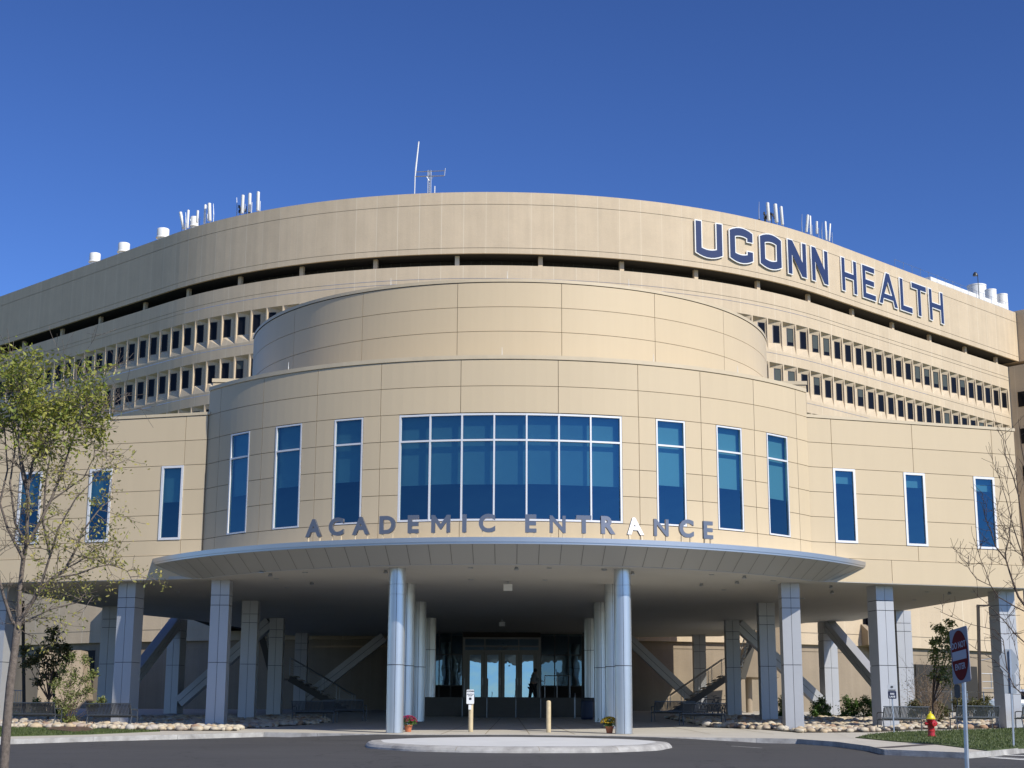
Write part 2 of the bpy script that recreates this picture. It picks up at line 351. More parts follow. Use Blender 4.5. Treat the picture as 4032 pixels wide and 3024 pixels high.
# ================================================================ THE GROUND
def gpoly(pix, lift):
    return [G(x, y, lift) for x, y in pix]
m = MB(); ys = [-400, -60, 0, 20, 40, 60, 80, 93, 140, 600]; xs = [-600, -60, 0, 60, 600]
for i in range(len(ys)-1):
    for j in range(len(xs)-1):
        m.quad([(xs[j], ys[i], gz(ys[i], -.03)), (xs[j+1], ys[i], gz(ys[i], -.03)), (xs[j+1], ys[i+1], gz(ys[i+1], -.03)), (xs[j], ys[i+1], gz(ys[i+1], -.03))])
m.build('ground', M_TURF, kind='structure')
m = MB(); ys = [-40, 0, 30, 62]; xs = [-45, 45]
for i in range(3): m.quad([(-45, ys[i], gz(ys[i])), (45, ys[i], gz(ys[i])), (45, ys[i+1], gz(ys[i+1])), (-45, ys[i+1], gz(ys[i+1]))])
m.build('road', M_ASPH, kind='structure')
PL = .15
front_px = [(-300, 2921), (30, 2911), (368, 2901), (700, 2893), (1039, 2884), (1250, 2887), (1430, 2890), (1600, 2893), (2000, 2893), (2400, 2898), (2600, 2903),
            (2977, 2907), (3140, 2910), (3295, 2921), (3424, 2938), (3480, 2951), (3804, 2964), (3902, 2957), (4032, 2944), (4350, 2930)]
front = [G(x, y, PL) for x, y in front_px]
pp = [(p.x, p.y) for p in front]+[(40, 96), (-40, 96)]
m = MB()
KD = .16
# paving top strips: fan from front edge to the back
for i in range(len(front)-1):
    a, b = front[i], front[i+1]
    a2 = Vector((a.x*1.45, 93, gz(93, PL))); b2 = Vector((b.x*1.45, 93, gz(93, PL)))
    ai = a+Vector((0, KD, KD*GS)); bi = b+Vector((0, KD, KD*GS))
    m.quad([ai, bi, b2, a2])
m.build('pavement', M_PAVE, kind='structure')
m = MB(); m2 = MB()
for i in range(len(front)-1):
    a, b = front[i], front[i+1]
    L = (b-a).length; k = max(1, int(L/1.9))
    for q in range(k):
        p0 = a.lerp(b, q/k); p1 = a.lerp(b, (q+1)/k)
        d = (p1-p0).normalized()*.006; p0 = p0+d; p1 = p1-d
        up = Vector((0, 0, .004))
        lo0 = Vector((p0.x, p0.y-.03, p0.z-.2)); lo1 = Vector((p1.x, p1.y-.03, p1.z-.2))
        b0 = p0+Vector((0, KD, KD*GS)); b1 = p1+Vector((0, KD, KD*GS))
        m.raw([p0+up, p1+up, b1+up, b0+up, lo0, lo1, b1-Vector((0, 0, .2)), b0-Vector((0, 0, .2))],
              [(0, 1, 2, 3), (4, 5, 1, 0), (5, 6, 2, 1), (6, 7, 3, 2), (7, 4, 0, 3)])
m.build('kerb', M_KERB, kind='structure')
# asphalt lifted flush with the paving in front of the doors, and the drop kerb on the right
m = MB()
def ramp(xa, xb, taper=2.2, depth=1.9):
    N = 14
    for i in range(N):
        def row(x):
            f = min(1, min(x-xa, xb-x)/taper); f = max(0, f)
            yf = np.interp(x, [p.x for p in front], [p.y for p in front])
            return [(x, yf-depth, gz(yf-depth, .004)), (x, yf-.035, gz(yf-.03, .004+.139*f))]
        x0 = xa+(xb-xa)*i/N; x1 = xa+(xb-xa)*(i+1)/N
        r0, r1 = row(x0), row(x1); m.quad([r0[0], r1[0], r1[1], r0[1]])
ramp(-7.6, 8.2, 3.0)
m.build('road', M_ASPH, kind='structure')
# paving joints: saw cuts as thin dark strips
m = MB()
def strip(a, b, w, lift, mb, mi=0):
    d = Vector((b.x-a.x, b.y-a.y, 0)).normalized(); nrm = Vector((-d.y, d.x, 0))*w/2
    n_ = max(1, int((b-a).length/3))
    for i in range(n_):
        p = a.lerp(b, i/n_); q = a.lerp(b, (i+1)/n_)
        mb.quad([(v.x, v.y, gz(v.y, PL+lift)) for v in (p-nrm, q-nrm, q+nrm, p+nrm)], mi)
for px in (1735, 1910, 2085, 2265, 2500, 2800, 3050):
    a = G(px, 2892, PL); b = Vector((a.x*.55 if abs(a.x) < 6 else a.x*.8, 76, 0)); a = a+Vector((0, .2, 0)); strip(a, b, .03, .004, m)
for yy in (58.2, 61.5, 65, 69, 73):
    strip(Vector((-9, yy+.2, 0)), Vector((9.2, yy, 0)), .025, .006, m)
m.build('pavement', M_JOINT, kind='structure')
# traffic island
yf = G(2040, 2903, PL).y; yn = G(2040, 2943, PL).y; cx, cy = .22, (yf+yn)/2; ra, rb = 4.45, (yf-yn)/2
m = MB(); N = 96
rings = [(1.05, -.02), (1.045, .05), (1.03, .12), (1.01, .152), (.955, .165), (.94, .166)]
tops = [(.94, .167), (.7, .19), (.4, .21)]
def ell(f, h, k):
    t = 2*pi*k/N; wob = .012*sin(5*t)+.01*sin(11*t+1)
    x = cx+ra*(f+wob)*cos(t); y = cy+rb*(f+wob)*sin(t); return (x, y, gz(y, h))
for i in range(len(rings)-1):
    for k in range(N):
        m.quad([ell(*rings[i], k), ell(*rings[i], k+1), ell(*rings[i+1], k+1), ell(*rings[i+1], k)], 0)
for i in range(2):
    for k in range(N): m.quad([ell(*tops[i], k), ell(*tops[i], k+1), ell(*tops[i+1], k+1), ell(*tops[i+1], k)], 1)
for k in range(N): m.quad([ell(.4, .21, k), ell(.4, .21, k+1), (cx, cy, gz(cy, .215))], 1)
for k in range(2, N, 8):
    for i in range(1, 5):
        t = 2*pi*k/N; dx_, dy_ = -sin(t)*.007, cos(t)*.007; p = Vector(ell(rings[i][0]+.001, rings[i][1]+.002, k)); q = Vector(ell(rings[i+1][0]+.001, rings[i+1][1]+.002, k)); o_ = Vector((dx_, dy_, 0))
        m.quad([p-o_, p+o_, q+o_, q-o_], 2)
m.build('traffic_island', [M_KERB, M_ISL, M_JOINT], label='low oval raised concrete island with rough kerb in the drive before the entrance', cat='traffic island')
# road paint on the right
m = MB()
for (a, b, wd) in (((3790, 2972), (4400, 3012), .12), ((3830, 2968), (4400, 2990), .3), ((3900, 2983), (4400, 3016), .3), ((2880, 2938), (3000, 2946), .05)):
    A = G(*a, .0); B = G(*b, .0); d = (B-A); nrm = Vector((-d.y, d.x, 0)).normalized()*wd/2
    m.quad([(v.x, v.y, gz(v.y, .005)) for v in (A-nrm, B-nrm, B+nrm, A+nrm)])
m.build('road', M_LINE, kind='structure')
# detectable ramp plate
m = MB(); q = [G(x, y, PL) for x, y in ((3445, 2944), (3500, 2946), (3700, 2931), (3640, 2930))]
m.quad([(p.x, p.y, gz(p.y, PL+.008)) for p in q]); m.build('pavement', mat('dark_ramp_plate', (0.09, 0.075, 0.07), 0.8), kind='structure')

def blades(name, poly, n, h=.06):
    """grass: many separate blades over a patch"""
    xs_ = [p[0] for p in poly]; ys_ = [p[1] for p in poly]; rr = random.Random(3)
    def inside(x, y):
        c = False; j = len(poly)-1
        for i in range(len(poly)):
            if (poly[i][1] > y) != (poly[j][1] > y) and x < (poly[j][0]-poly[i][0])*(y-poly[i][1])/(poly[j][1]-poly[i][1])+poly[i][0]: c = not c
            j = i
        return c
    m = MB()
    for _ in range(n):
        x = rr.uniform(min(xs_), max(xs_)); y = rr.uniform(min(ys_), max(ys_))
        if not inside(x, y): continue
        a = rr.uniform(0, pi); hh = h*rr.uniform(.5, 1.3); wv = .018; z = gz(y, PL+.02)
        dx, dy = cos(a)*wv, sin(a)*wv; lx, ly = rr.uniform(-.03, .03), rr.uniform(-.03, .03)
        m.raw([(x-dx, y-dy, z), (x+dx, y+dy, z), (x+lx, y+ly, z+hh)], [(0, 1, 2)])
    return m.build(name, M_GRASS, kind='stuff')
M_GRASS = leafmat('grass_blades', (0.075, 0.11, 0.025), (0.13, 0.16, 0.05))
GL = [(-300, 2862), (0, 2864), (300, 2869), (630, 2877), (350, 2889), (0, 2897), (-300, 2905)]
GR = [(3368, 2902), (3430, 2890), (3526, 2881), (3770, 2874), (4032, 2866), (4400, 2860), (4400, 2930), (4032, 2940), (3887, 2953), (3695, 2929), (3526, 2917)]
for gp in (GL, GR):
    P = [G(x, y, PL+.03) for x, y in gp]
    m = MB(); m.prism([(p.x, p.y) for p in P], lambda x, y: gz(y, PL-.02), lambda x, y: gz(y, PL+.025)); m.build('lawn', M_TURF, kind='structure')
    o = blades('grass', [(p.x, p.y) for p in P], 30000)
P = [G(x, y, PL+.04) for x, y in ((180, 2873), (215, 2864), (290, 2862), (355, 2868), (370, 2876), (280, 2882))]
m = MB(); m.prism([(p.x, p.y) for p in P], lambda x, y: gz(y, PL), lambda x, y: gz(y, PL+.07)); m.build('mulch', M_MULCH, kind='structure')

# river-stone beds
def icosphere():
    import bmesh
    bm = bmesh.new(); bmesh.ops.create_icosphere(bm, subdivisions=2, radius=1)
    v = [tuple(x.co) for x in bm.verts]; f = [tuple(y.index for y in x.verts) for x in bm.faces]; bm.free(); return np.array(v), f
ICO = icosphere()
M_ROCK = leafmat('river_stone', (0.42, 0.36, 0.27), (0.62, 0.53, 0.40))
def rockmat():
    m, n, l, b = nodes_of('river_stones')
    gi = n.new('ShaderNodeNewGeometry'); cr = n.new('ShaderNodeValToRGB'); l.new(gi.outputs['Random Per Island'], cr.inputs[0])
    e = cr.color_ramp.elements; e[0].color = (.48, .41, .30, 1); e[1].color = (.36, .33, .28, 1)
    for p, c in ((.3, (.56, .50, .39, 1)), (.55, (.52, .40, .25, 1)), (.7, (.50, .47, .42, 1)), (.88, (.36, .22, .13, 1))):
        q = e.new(p); q.color = c
    tc = n.new('ShaderNodeTexCoord'); nz = n.new('ShaderNodeTexNoise'); nz.inputs['Scale'].default_value = 9; l.new(tc.outputs['Object'], nz.inputs['Vector'])
    vm = n.new('ShaderNodeVectorMath'); vm.operation = 'SCALE'; l.new(cr.outputs[0], vm.inputs[0])
    l.new(mathn(n, l, 'ADD', .8, mathn(n, l, 'MULTIPLY', nz.outputs[0], .35)), vm.inputs[3]); l.new(vm.outputs[0], b.inputs['Base Color'])
    b.inputs['Roughness'].default_value = .75
    return m
M_ROCK = rockmat()
def rocks(poly, n, seed):
    rr = random.Random(seed); V = []; F = []; placed = []
    xs_ = [p[0] for p in poly]; ys_ = [p[1] for p in poly]
    def inside(x, y):
        c = False; j = len(poly)-1
        for i in range(len(poly)):
            if (poly[i][1] > y) != (poly[j][1] > y) and x < (poly[j][0]-poly[i][0])*(y-poly[i][1])/(poly[j][1]-poly[i][1])+poly[i][0]: c = not c
            j = i
        return c
    for _ in range(n):
        x = rr.uniform(min(xs_), max(xs_)); y = rr.uniform(min(ys_), max(ys_))
        if not inside(x, y): continue
        s_ = rr.uniform(.09, .19); a = rr.uniform(0, pi); ex = s_*rr.uniform(.9, 1.35); ey = s_*rr.uniform(.7, 1.0); ez = s_*rr.uniform(.5, .75)
        W = ICO[0]*np.array([ex, ey, ez]); W = W+np.random.RandomState(rr.randint(0, 9999)).normal(0, s_*.035, W.shape)
        W = np.c_[W[:, 0]*cos(a)-W[:, 1]*sin(a)+x, W[:, 0]*sin(a)+W[:, 1]*cos(a)+y, W[:, 2]+gz(y, PL+.03+rr.uniform(0, .07))]
        i0 = len(V); V += [tuple(p) for p in W]; F += [tuple(i0+k for k in f) for f in ICO[1]]
    me = bpy.data.meshes.new('river_stones'); me.from_pydata(V, [], F); me.materials.append(M_ROCK)
    me.polygons.foreach_set('use_smooth', [True]*len(F)); me.update()
    return link('river_stones', me, kind='stuff')
def bed(pix, seed, n):
    P = [G(x, y, PL+.05) for x, y in pix]; poly = [(p.x, p.y) for p in P]
    m = MB(); m.prism(poly, lambda x, y: gz(y, PL-.02), lambda x, y: gz(y, PL+.03)); m.build('soil', M_SOIL, kind='structure')
    rocks(poly, n, seed)
BR = [(2795, 2858), (3000, 2868), (3150, 2880), (3440, 2878), (3600, 2868), (4400, 2856), (4400, 2826), (3450, 2826), (3050, 2823), (2620, 2824)]
BL = [(-300, 2858), (300, 2864), (640, 2872), (930, 2873), (965, 2862), (1200, 2850), (1300, 2838), (1250, 2824), (600, 2826), (-300, 2838)]
bed(BR, 5, 5200); bed(BL, 9, 4800)

# ================================================================ THE CONCRETE TOWER
TC = (-1.73, 173.52); TR = 44.05; TBL = rad(43.2); TBR = rad(44.3)
SMAP = [(-90, -89.66), (-80, -79.08), (-70, -68.57), (-60, -58.13), (-50, -47.76), (-40, -37.45), (-30, -27.64), (-20, -18.17), (-10, -8.41), (0, 1.53), (10, 11.6), (20, 21.83), (30, 32.33), (40, 42.57), (50, 52.56), (60, 62.54), (70, 72.5)]      # paced facade stations -> arc length
def SS(s): return float(np.interp(s, [a for a, b in SMAP], [b for a, b in SMAP]))
def TP(s, z=0, out=0.0):
    """point on the tower face: s metres along the curve, out metres proud of it"""
    s = SS(s)
    if s >= TBR*TR: th = TBR; k = s-TBR*TR
    elif s <= -TBL*TR: th = -TBL; k = s+TBL*TR
    else: th = s/TR; k = 0
    n = (sin(th), -cos(th)); t = (cos(th), sin(th))
    return Vector((TC[0]+(TR+out)*n[0]+k*t[0], TC[1]+(TR+out)*n[1]+k*t[1], z))
def TH(s):
    s = SS(s)
    return TBR if s >= TBR*TR else (-TBL if s <= -TBL*TR else s/TR)
def wall_strip(mb, s0, s1, z0, z1, o0=0, o1=0, step=1.3, mi=0):
    n = max(1, int(math.ceil(abs(s1-s0)/step)))
    for i in range(n):
        a = s0+(s1-s0)*i/n; b = s0+(s1-s0)*(i+1)/n
        mb.quad([TP(a, z0, o0), TP(b, z0, o0), TP(b, z1, o1), TP(a, z1, o1)], mi, [(a, z0+o0), (b, z0+o0), (b, z1+o1), (a, z1+o1)])
tower = thing('concrete_tower', 'huge curved tan concrete office tower rising behind the entrance building', 'building', (0, 130, 3))
SL, SR = -90.0, 68.7; SR2 = 66.1
m = MB()
Z = [48.0, 46.88, 42.94, 42.45]
# roof band: coping, three zones split by shallow reveals
def zone(zhi, zlo, out=0, s0=SL, s1=SR, mb=None): wall_strip(mb, s0, s1, zlo, zhi, out, out)
zone(48.0, 46.90, 0, mb=m); zone(46.86, 42.96, 0, mb=m); zone(42.92, 42.45, 0, mb=m)
zone(46.90, 46.86, -.05, mb=m); zone(42.96, 42.92, -.05, mb=m)
wall_strip(m, SL, SR, 48.0, 48.0, 0, -.5); wall_strip(m, SL, SR, 48.0, 45, -.5, -.5)
wall_strip(m, SL, SR, 42.45, 42.45, -.22, 0)
wall_strip(m, SL, SR, 46.5, 46.5, -.5, -14)
# right end return of the band
e0 = TP(SR, 0, 0)
def down(mb, s, z0, z1, o0, o1, mi=0): mb.quad([TP(s, z0, o0), TP(s, z0, o1), TP(s, z1, o1), TP(s, z1, o0)], mi, [(0, z0), (1, z0), (1, z1), (0, z1)])
down(m, SR, 42.45, 48.0, 0, -12)
for i, o in enumerate(m.build('roof_band', M_CONC, tower) and [1]): pass
# recessed slot behind; overhang underside coloured dark to stand for shade
m = MB(); wall_strip(m, SL, SR, 41.0, 42.6, -2.4, -2.4, mi=0); wall_strip(m, SL, SR, 42.46, 42.46, -3.2, -.22, mi=0)
k = SL
while k < SR:
    a = TP(k, 41.3, -2.35); b = TP(k, 42.44, -2.35); m.bar(a, b, .09, .05, 1); k += .95
m.build('louvre_wall', [M_DARK, M_LOUV], tower)
pil = [-77, -69.8, -62.6, -55.4, -48.6, -41.1, -34, -26.8, -19.54, -12.14, -4.67, 2.68, 10.01, 17.17, 23.96, 30.63, 37.7, 44.7, 51.66, 58.7, 65.2]
for s_ in pil:
    m = MB(); wd = .19
    A, B_, C_, D_ = TP(s_-wd, 0, -.75), TP(s_+wd, 0, -.75), TP(s_+wd, 0, -1.05), TP(s_-wd, 0, -1.05)
    m.prism([(q.x, q.y) for q in (A, B_, C_, D_)], 41.2, 42.6)
    for f in range(len(m.f)): m.uv[f] = [(s_+.3*f, 41)]*4
    m.build('pilaster', M_CONC, tower)

# window storeys
WZ = [(38.84, 38.43, 36.78, 35.96), (34.82, 34.41, 32.76, 31.94), (30.80, 30.39, 28.74, 27.92)]
def bays(side):
    out = []
    if side > 0:
        s = 19.0
        while s < SR2-1.2: out.append((s, s+1.735)); s += 1.735
    else:
        s = -17.3
        while s > -80: out.append((s, s-1.80)); s -= 1.80
    return out
BAYS = {1: bays(1), -1: bays(-1)}
wm = MB(); 
def facade(mb, s0, s1): 
    wall_strip(mb, s0, s1, 40.22, 41.37); wall_strip(mb, s0, s1, 39.86, 40.18); wall_strip(mb, s0, s1, 40.18, 40.22, -.04, -.04); wall_strip(mb, s0, s1, 39.82, 39.86, -.04, -.04)
    wall_strip(mb, s0, s1, 38.84, 39.82)
sA, sB = BAYS[-1][-1][1], BAYS[1][-1][1]
facade(wm, SL, SR2)
wall_strip(wm, SL, SR2, 41.37, 41.37, 0, -3.3)
for r in range(3):
    zt = WZ[r][0]; zb = WZ[r][3]
    nxt = WZ[r+1][0] if r < 2 else 24.0
    wall_strip(wm, SL, SR2, zb-.26, zb); wall_strip(wm, SL, SR2, zb-.30, zb-.26, -.04, -.04); wall_strip(wm, SL, SR2, nxt, zb-.30)
    wall_strip(wm, -17.3, 19.0, zb, zt); wall_strip(wm, SL, sA, zb, zt); wall_strip(wm, sB, SR2, zb, zt)
wall_strip(wm, SL, SR2, 3, 24.0)
RD = .62; RO = .16
winspots = []
def Q(mb, pts, mi=0):
    mb.quad([TP(s, z, o) for s, z, o in pts], mi, [(s+o*.6, z+o*.4) for s, z, o in pts])
for r in range(3):
    zt, wt, wb, zb = WZ[r]
    for sd_ in (1, -1):
        for (a, b) in BAYS[sd_]:
            # a = side nearer the middle of the building, b = outer side (beside the window)
            g = .07*sd_
            i0, o0 = a+g, b-g                       # clear opening
            wo = b-.14*sd_; wi = wo-.68*sd_         # window jambs
            Q(wm, [(a, zb, 0), (i0, zb, 0), (i0, zt, 0), (a, zt, 0)] if sd_ > 0 else [(i0, zb, 0), (a, zb, 0), (a, zt, 0), (i0, zt, 0)])
            Q(wm, [(o0, zb, 0), (b, zb, 0), (b, zt, 0), (o0, zt, 0)] if sd_ > 0 else [(b, zb, 0), (o0, zb, 0), (o0, zt, 0), (b, zt, 0)])
            # the back of each bay is turned: deep beside the inner fin, shallow beside the window
            dep = lambda q: -(RD+(RO-RD)*(q-i0)/(o0-i0))
            Q(wm, [(i0, zb, 0), (i0, wb, -RD), (i0, wt, -RD), (i0, zt, 0)])
            Q(wm, [(i0, wb, -RD), (wi, wb, dep(wi)), (wi, wt, dep(wi)), (i0, wt, -RD)])
            Q(wm, [(wo, wb, dep(wo)), (o0, wb, -RO), (o0, wt, -RO), (wo, wt, dep(wo))])
            Q(wm, [(o0, wb, -RO), (o0, zb, 0), (o0, zt, 0), (o0, wt, -RO)])
            Q(wm, [(i0, zb, 0), (o0, zb, 0), (o0, wb, -RO), (i0, wb, -RD)])
            Q(wm, [(i0, wt, -RD), (o0, wt, -RO), (o0, zt, 0), (i0, zt, 0)])
            cx_ = (wi+wo)/2
            pa, pb = TP(min(wi, wo), wb, dep(min(wi, wo))), TP(max(wi, wo), wb, dep(max(wi, wo)))
            winspots.append((sd_, r, cx_, wb, (pa+pb)/2, atan2(pb.y-pa.y, pb.x-pa.x)))
wall = wm.build('wall', M_CONC, tower)
m = MB(); m.box(-60, 60, 143, 200, 40, 46.4); 
# window meshes: origin at sill centre, facing -Y
def twin(blind):
    f = MB(); W, H = .68, 1.65
    for (x0, x1, z0, z1) in ((-W/2, -W/2+.05, 0, H), (W/2-.05, W/2, 0, H), (-W/2+.05, W/2-.05, 0, .05), (-W/2+.05, W/2-.05, H-.05, H)): f.box(x0, x1, -.03, .03, z0, z1)
    p = MB()
    if blind <= 0: p.box(-W/2+.05, W/2-.05, 0, .02, .05, H-.05, 0)
    else:
        zz = .05+(H-.1)*(1-blind)
        if zz > .06: p.box(-W/2+.05, W/2-.05, 0, .02, .05, zz, 0)
        p.box(-W/2+.05, W/2-.05, -.004, .02, zz, H-.05, 1)
    return f.mesh('window', M_TFRAME), p.mesh('pane', [M_TGLASS, M_TBLIND])
TW = [twin(b) for b in (0, 1, .45, .8)]
rr = random.Random(11)
winspots.sort(key=lambda q: q[4].y)
vis = []
for q in winspots:
    if q[1] == 2 and not ((q[0] > 0 and q[2] < 23) or (q[0] < 0 and q[2] > -45)): pass
    vis.append(q)
# lowest row is mostly hidden by the entrance building
vis = [q for q in winspots if q[1] < 2 or abs(q[2]) < 48]
rest = MB()
big = sorted(vis, key=lambda q: (q[4].y, ))[:]
for k, q in enumerate(big):
    sd_, r, s_, z_, p, wa = q
    kind = rr.choices([0, 1, 2, 3], [.55, .12, .18, .15])[0] if sd_ > 0 else rr.choices([0, 2], [.93, .07])[0]
    if k < 100:
        o = link('window', TW[kind][0], tower, (p.x, p.y-130+.0, z_-3), wa); 
        link('pane', TW[kind][1], o)
    else:
        T = Matrix.Translation(p) @ Matrix.Rotation(wa, 4, 'Z'); W, H = .68, 1.65
        for (x0, x1, z0, z1) in ((-W/2, -W/2+.05, 0, H), (W/2-.05, W/2, 0, H), (-W/2+.05, W/2-.05, 0, .05), (-W/2+.05, W/2-.05, H-.05, H)): rest.box(x0, x1, -.03, .03, z0, z1, 0, T)
        zz = {0: H-.05, 1: .06, 2: .9, 3: .4}[kind]
        rest.box(-W/2+.05, W/2-.05, 0, .02, .05, zz, 1, T); rest.box(-W/2+.05, W/2-.05, 0, .021, zz, H-.05, 1 if kind == 0 else 2, T)
# meshes above were made in world coordinates: undo the tower empty's offset
for ch in tower.children:
    if ch.name.split('.')[0] != 'window': ch.location = (0, -130, -3)
rw = rest.build('window_row', [M_TFRAME, M_TGLASS, M_TBLIND], tower, loc=(0, -130, -3), kind='stuff')
# end tower on the far right: turned away from the sun
def side_block():
    m = MB(); th = TBR; n = Vector((sin(th), -cos(th), 0)); t = Vector((cos(th), sin(th), 0)); P0 = TP(SR2+.1, 0, 0)-Vector((0, 0, 0))
    def pt(a, o, z): q = P0+t*a+n*o; return (q.x, q.y, z)
    P1 = TP(SR, 0, 0); da = (SR-SR2)
    for z0, z1, a0 in ((42.45, 48.2, da), (3, 41.4, 0), (41.4, 42.45, 2.2+da)):
        poly = [pt(a0, 4.6, 0), pt(a0+14, 4.6, 0), pt(a0+14, -10, 0), pt(a0, -10, 0)]
        i = len(m.f); m.prism([(p[0], p[1]) for p in poly], z0, z1, 0 if z1 != 42.45 else 1)
        for f in range(i, len(m.f)): m.uv[f] = [(m.v[v][0], m.v[v][2]) for v in m.f[f]]
    o = m.build('end_block', [M_CONC, M_DARK], tower, loc=(0, -130, -3))
    for k in range(7):
        for j in range(2):
            w_ = MB(); zc = 36.8-4.02*k; a = 1.4+j*2.0
            c = P0+n*a-t*.02; T = Matrix.Translation((c.x, c.y, zc)) @ Matrix.Rotation(th-pi/2, 4, 'Z')
            w_.box(-.5, .5, -.03, .0, 0, 1.65, 0, T); w_.build('window', M_TGLASS, tower, loc=(0, -130, -3))
    return P0, n, t
side_block()

# podium of the tower, behind the open undercroft
PC = (-2, 152); PR = 58.0
def PP(th, z, out=0): return Vector((PC[0]+(PR+out)*sin(th), PC[1]-(PR+out)*cos(th), z))
podium = thing('concrete_podium', 'lower tan concrete wall of the tower seen through the columns', 'building', (0, 94, 3))
m = MB()
def pstrip(z0, z1, o0, o1, a0=-38, a1=38, mi=0):
    N = 40
    for i in range(N):
        a = rad(a0+(a1-a0)*i/N); b = rad(a0+(a1-a0)*(i+1)/N)
        m.quad([PP(a, z0, o0), PP(b, z0, o0), PP(b, z1, o1), PP(a, z1, o1)], mi, [(a*PR, z0), (b*PR, z0), (b*PR, z1), (a*PR, z1)])
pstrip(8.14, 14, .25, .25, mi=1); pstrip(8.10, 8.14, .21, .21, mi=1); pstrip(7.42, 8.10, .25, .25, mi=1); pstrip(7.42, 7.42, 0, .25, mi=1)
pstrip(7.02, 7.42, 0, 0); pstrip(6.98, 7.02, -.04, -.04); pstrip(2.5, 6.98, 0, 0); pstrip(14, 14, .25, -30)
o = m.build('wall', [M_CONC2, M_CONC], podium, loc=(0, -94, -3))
def pod_box(px0, px1, py0, py1, out, mt, name, Y=95.0, dep=.4, slant=0):
    a = atY(px0, py1, Y); b = atY(px1, py0, Y)
    th = atan2(.5*(a.x+b.x)-PC[0], PC[1]-Y); c = PP(th, 0, out); w_ = abs(b.x-a.x)/2/cos(th)
    T = Matrix.Translation((c.x, c.y, 0)) @ Matrix.Rotation(th, 4, 'Z')
    mm = MB(); mm.box(-w_, w_, 0, dep, a.z, b.z, 0, T)
    for f in range(len(mm.f)): mm.uv[f] = [(mm.v[v][0]+.3, mm.v[v][2]) for v in mm.f[f]]
    return mm.build(name, mt, podium, loc=(0, -94, -3))
# garage openings left and right, deep windows above with bright fins
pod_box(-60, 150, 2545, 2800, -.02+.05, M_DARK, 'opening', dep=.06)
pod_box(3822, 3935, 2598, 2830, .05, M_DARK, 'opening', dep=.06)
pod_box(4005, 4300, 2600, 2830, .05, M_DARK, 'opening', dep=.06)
pod_box(326, 358, 2376, 2426, .29, M_TBLIND, 'window', dep=.05)
pod_box(358, 400, 2382, 2430, .30, M_TGLASS, 'window', dep=.05)
pod_box(3574, 3601, 2396, 2441, .30, M_TGLASS, 'window', dep=.05)
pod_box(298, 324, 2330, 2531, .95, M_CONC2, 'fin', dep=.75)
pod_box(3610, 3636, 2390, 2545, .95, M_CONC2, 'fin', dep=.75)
for (x0, x1) in ((326, 400), (3560, 3608)):
    a = atY(x0, 2440, 95); b = atY(x1, 2470, 95); th = atan2(.5*(a.x+b.x)-PC[0], PC[1]-95); c = PP(th, 0, .24); wq = (b.x-a.x)/2
    T = Matrix.Translation((c.x, c.y, 0)) @ Matrix.Rotation(th, 4, 'Z'); mm = MB()
    P = [T @ Vector(p) for p in ((-wq, -.04, a.z), (wq, -.04, a.z), (wq, -.7, b.z), (-wq, -.7, b.z), (wq, -.7, 7.45), (-wq, -.7, 7.45), (wq, 0, 7.45), (-wq, 0, 7.45), (wq, 0, a.z), (-wq, 0, a.z))]
    mm.raw(P, [(0, 3, 2, 1), (3, 5, 4, 2), (5, 7, 6, 4), (1, 2, 4, 6, 8), (0, 9, 7, 5, 3)])
    for f in range(len(mm.f)): mm.uv[f] = [(mm.v[v][0]+.2, mm.v[v][2]) for v in mm.f[f]]
    mm.build('window_sill', M_CONC2, podium, loc=(0, -94, -3))
# battered buttress on the left
a = atY(150, 2800, 93.5); mm = MB()
P0_ = [atY(140, 2810, 92.6), atY(345, 2810, 93.2), atY(318, 2560, 94.6), atY(165, 2560, 94.4)]
back = [p+Vector((0, 1.6, 0)) for p in P0_]
mm.raw(P0_+back, [(0, 1, 2, 3), (1, 5, 6, 2), (3, 2, 6, 7), (0, 3, 7, 4)])
for f in range(len(mm.f)): mm.uv[f] = [(mm.v[v][0]+.2, mm.v[v][2]) for v in mm.f[f]]
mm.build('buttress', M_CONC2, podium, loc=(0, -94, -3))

# ================================================================ THE ENTRANCE BUILDING
AB = thing('entrance_building', 'beige metal panelled entrance building with curved bow front raised on columns', 'building', (0, 0, 0))
BC = (-.1, 70.1); BRr = 15.27
def CP(C, R, deg, z): a = rad(deg); return Vector((C[0]+R*sin(a), C[1]-R*cos(a), z))
prnd = random.Random(77)
def arc_cell(mb, C, R, d0, d1, z0, z1, gap=.010, th=.04, mi=0, step=1.6):
    U_ = [(prnd.random(), 0)]*4
    g = degrees(gap/R); d0 += g; d1 -= g; z0 += gap; z1 -= gap
    n = max(1, int(math.ceil((d1-d0)/step)))
    for i in range(n):
        a = d0+(d1-d0)*i/n; b = d0+(d1-d0)*(i+1)/n
        mb.quad([CP(C, R, a, z0), CP(C, R, b, z0), CP(C, R, b, z1), CP(C, R, a, z1)], mi, U_)
        mb.quad([CP(C, R-th, a, z0), CP(C, R-th, b, z0), CP(C, R, b, z0), CP(C, R, a, z0)], mi)
        mb.quad([CP(C, R, a, z1), CP(C, R, b, z1), CP(C, R-th, b, z1), CP(C, R-th, a, z1)], mi)
    for d in (d0, d1): mb.quad([CP(C, R-th, d, z0), CP(C, R, d, z0), CP(C, R, d, z1), CP(C, R-th, d, z1)], mi)
def arc_plain(mb, C, R, d0, d1, z0, z1, mi=0, step=1.6, R1=None):
    n = max(1, int(math.ceil((d1-d0)/step))); R1 = R if R1 is None else R1
    for i in range(n):
        a = d0+(d1-d0)*i/n; b = d0+(d1-d0)*(i+1)/n
        mb.quad([CP(C, R, a, z0), CP(C, R, b, z0), CP(C, R1, b, z1), CP(C, R1, a, z1)], mi)
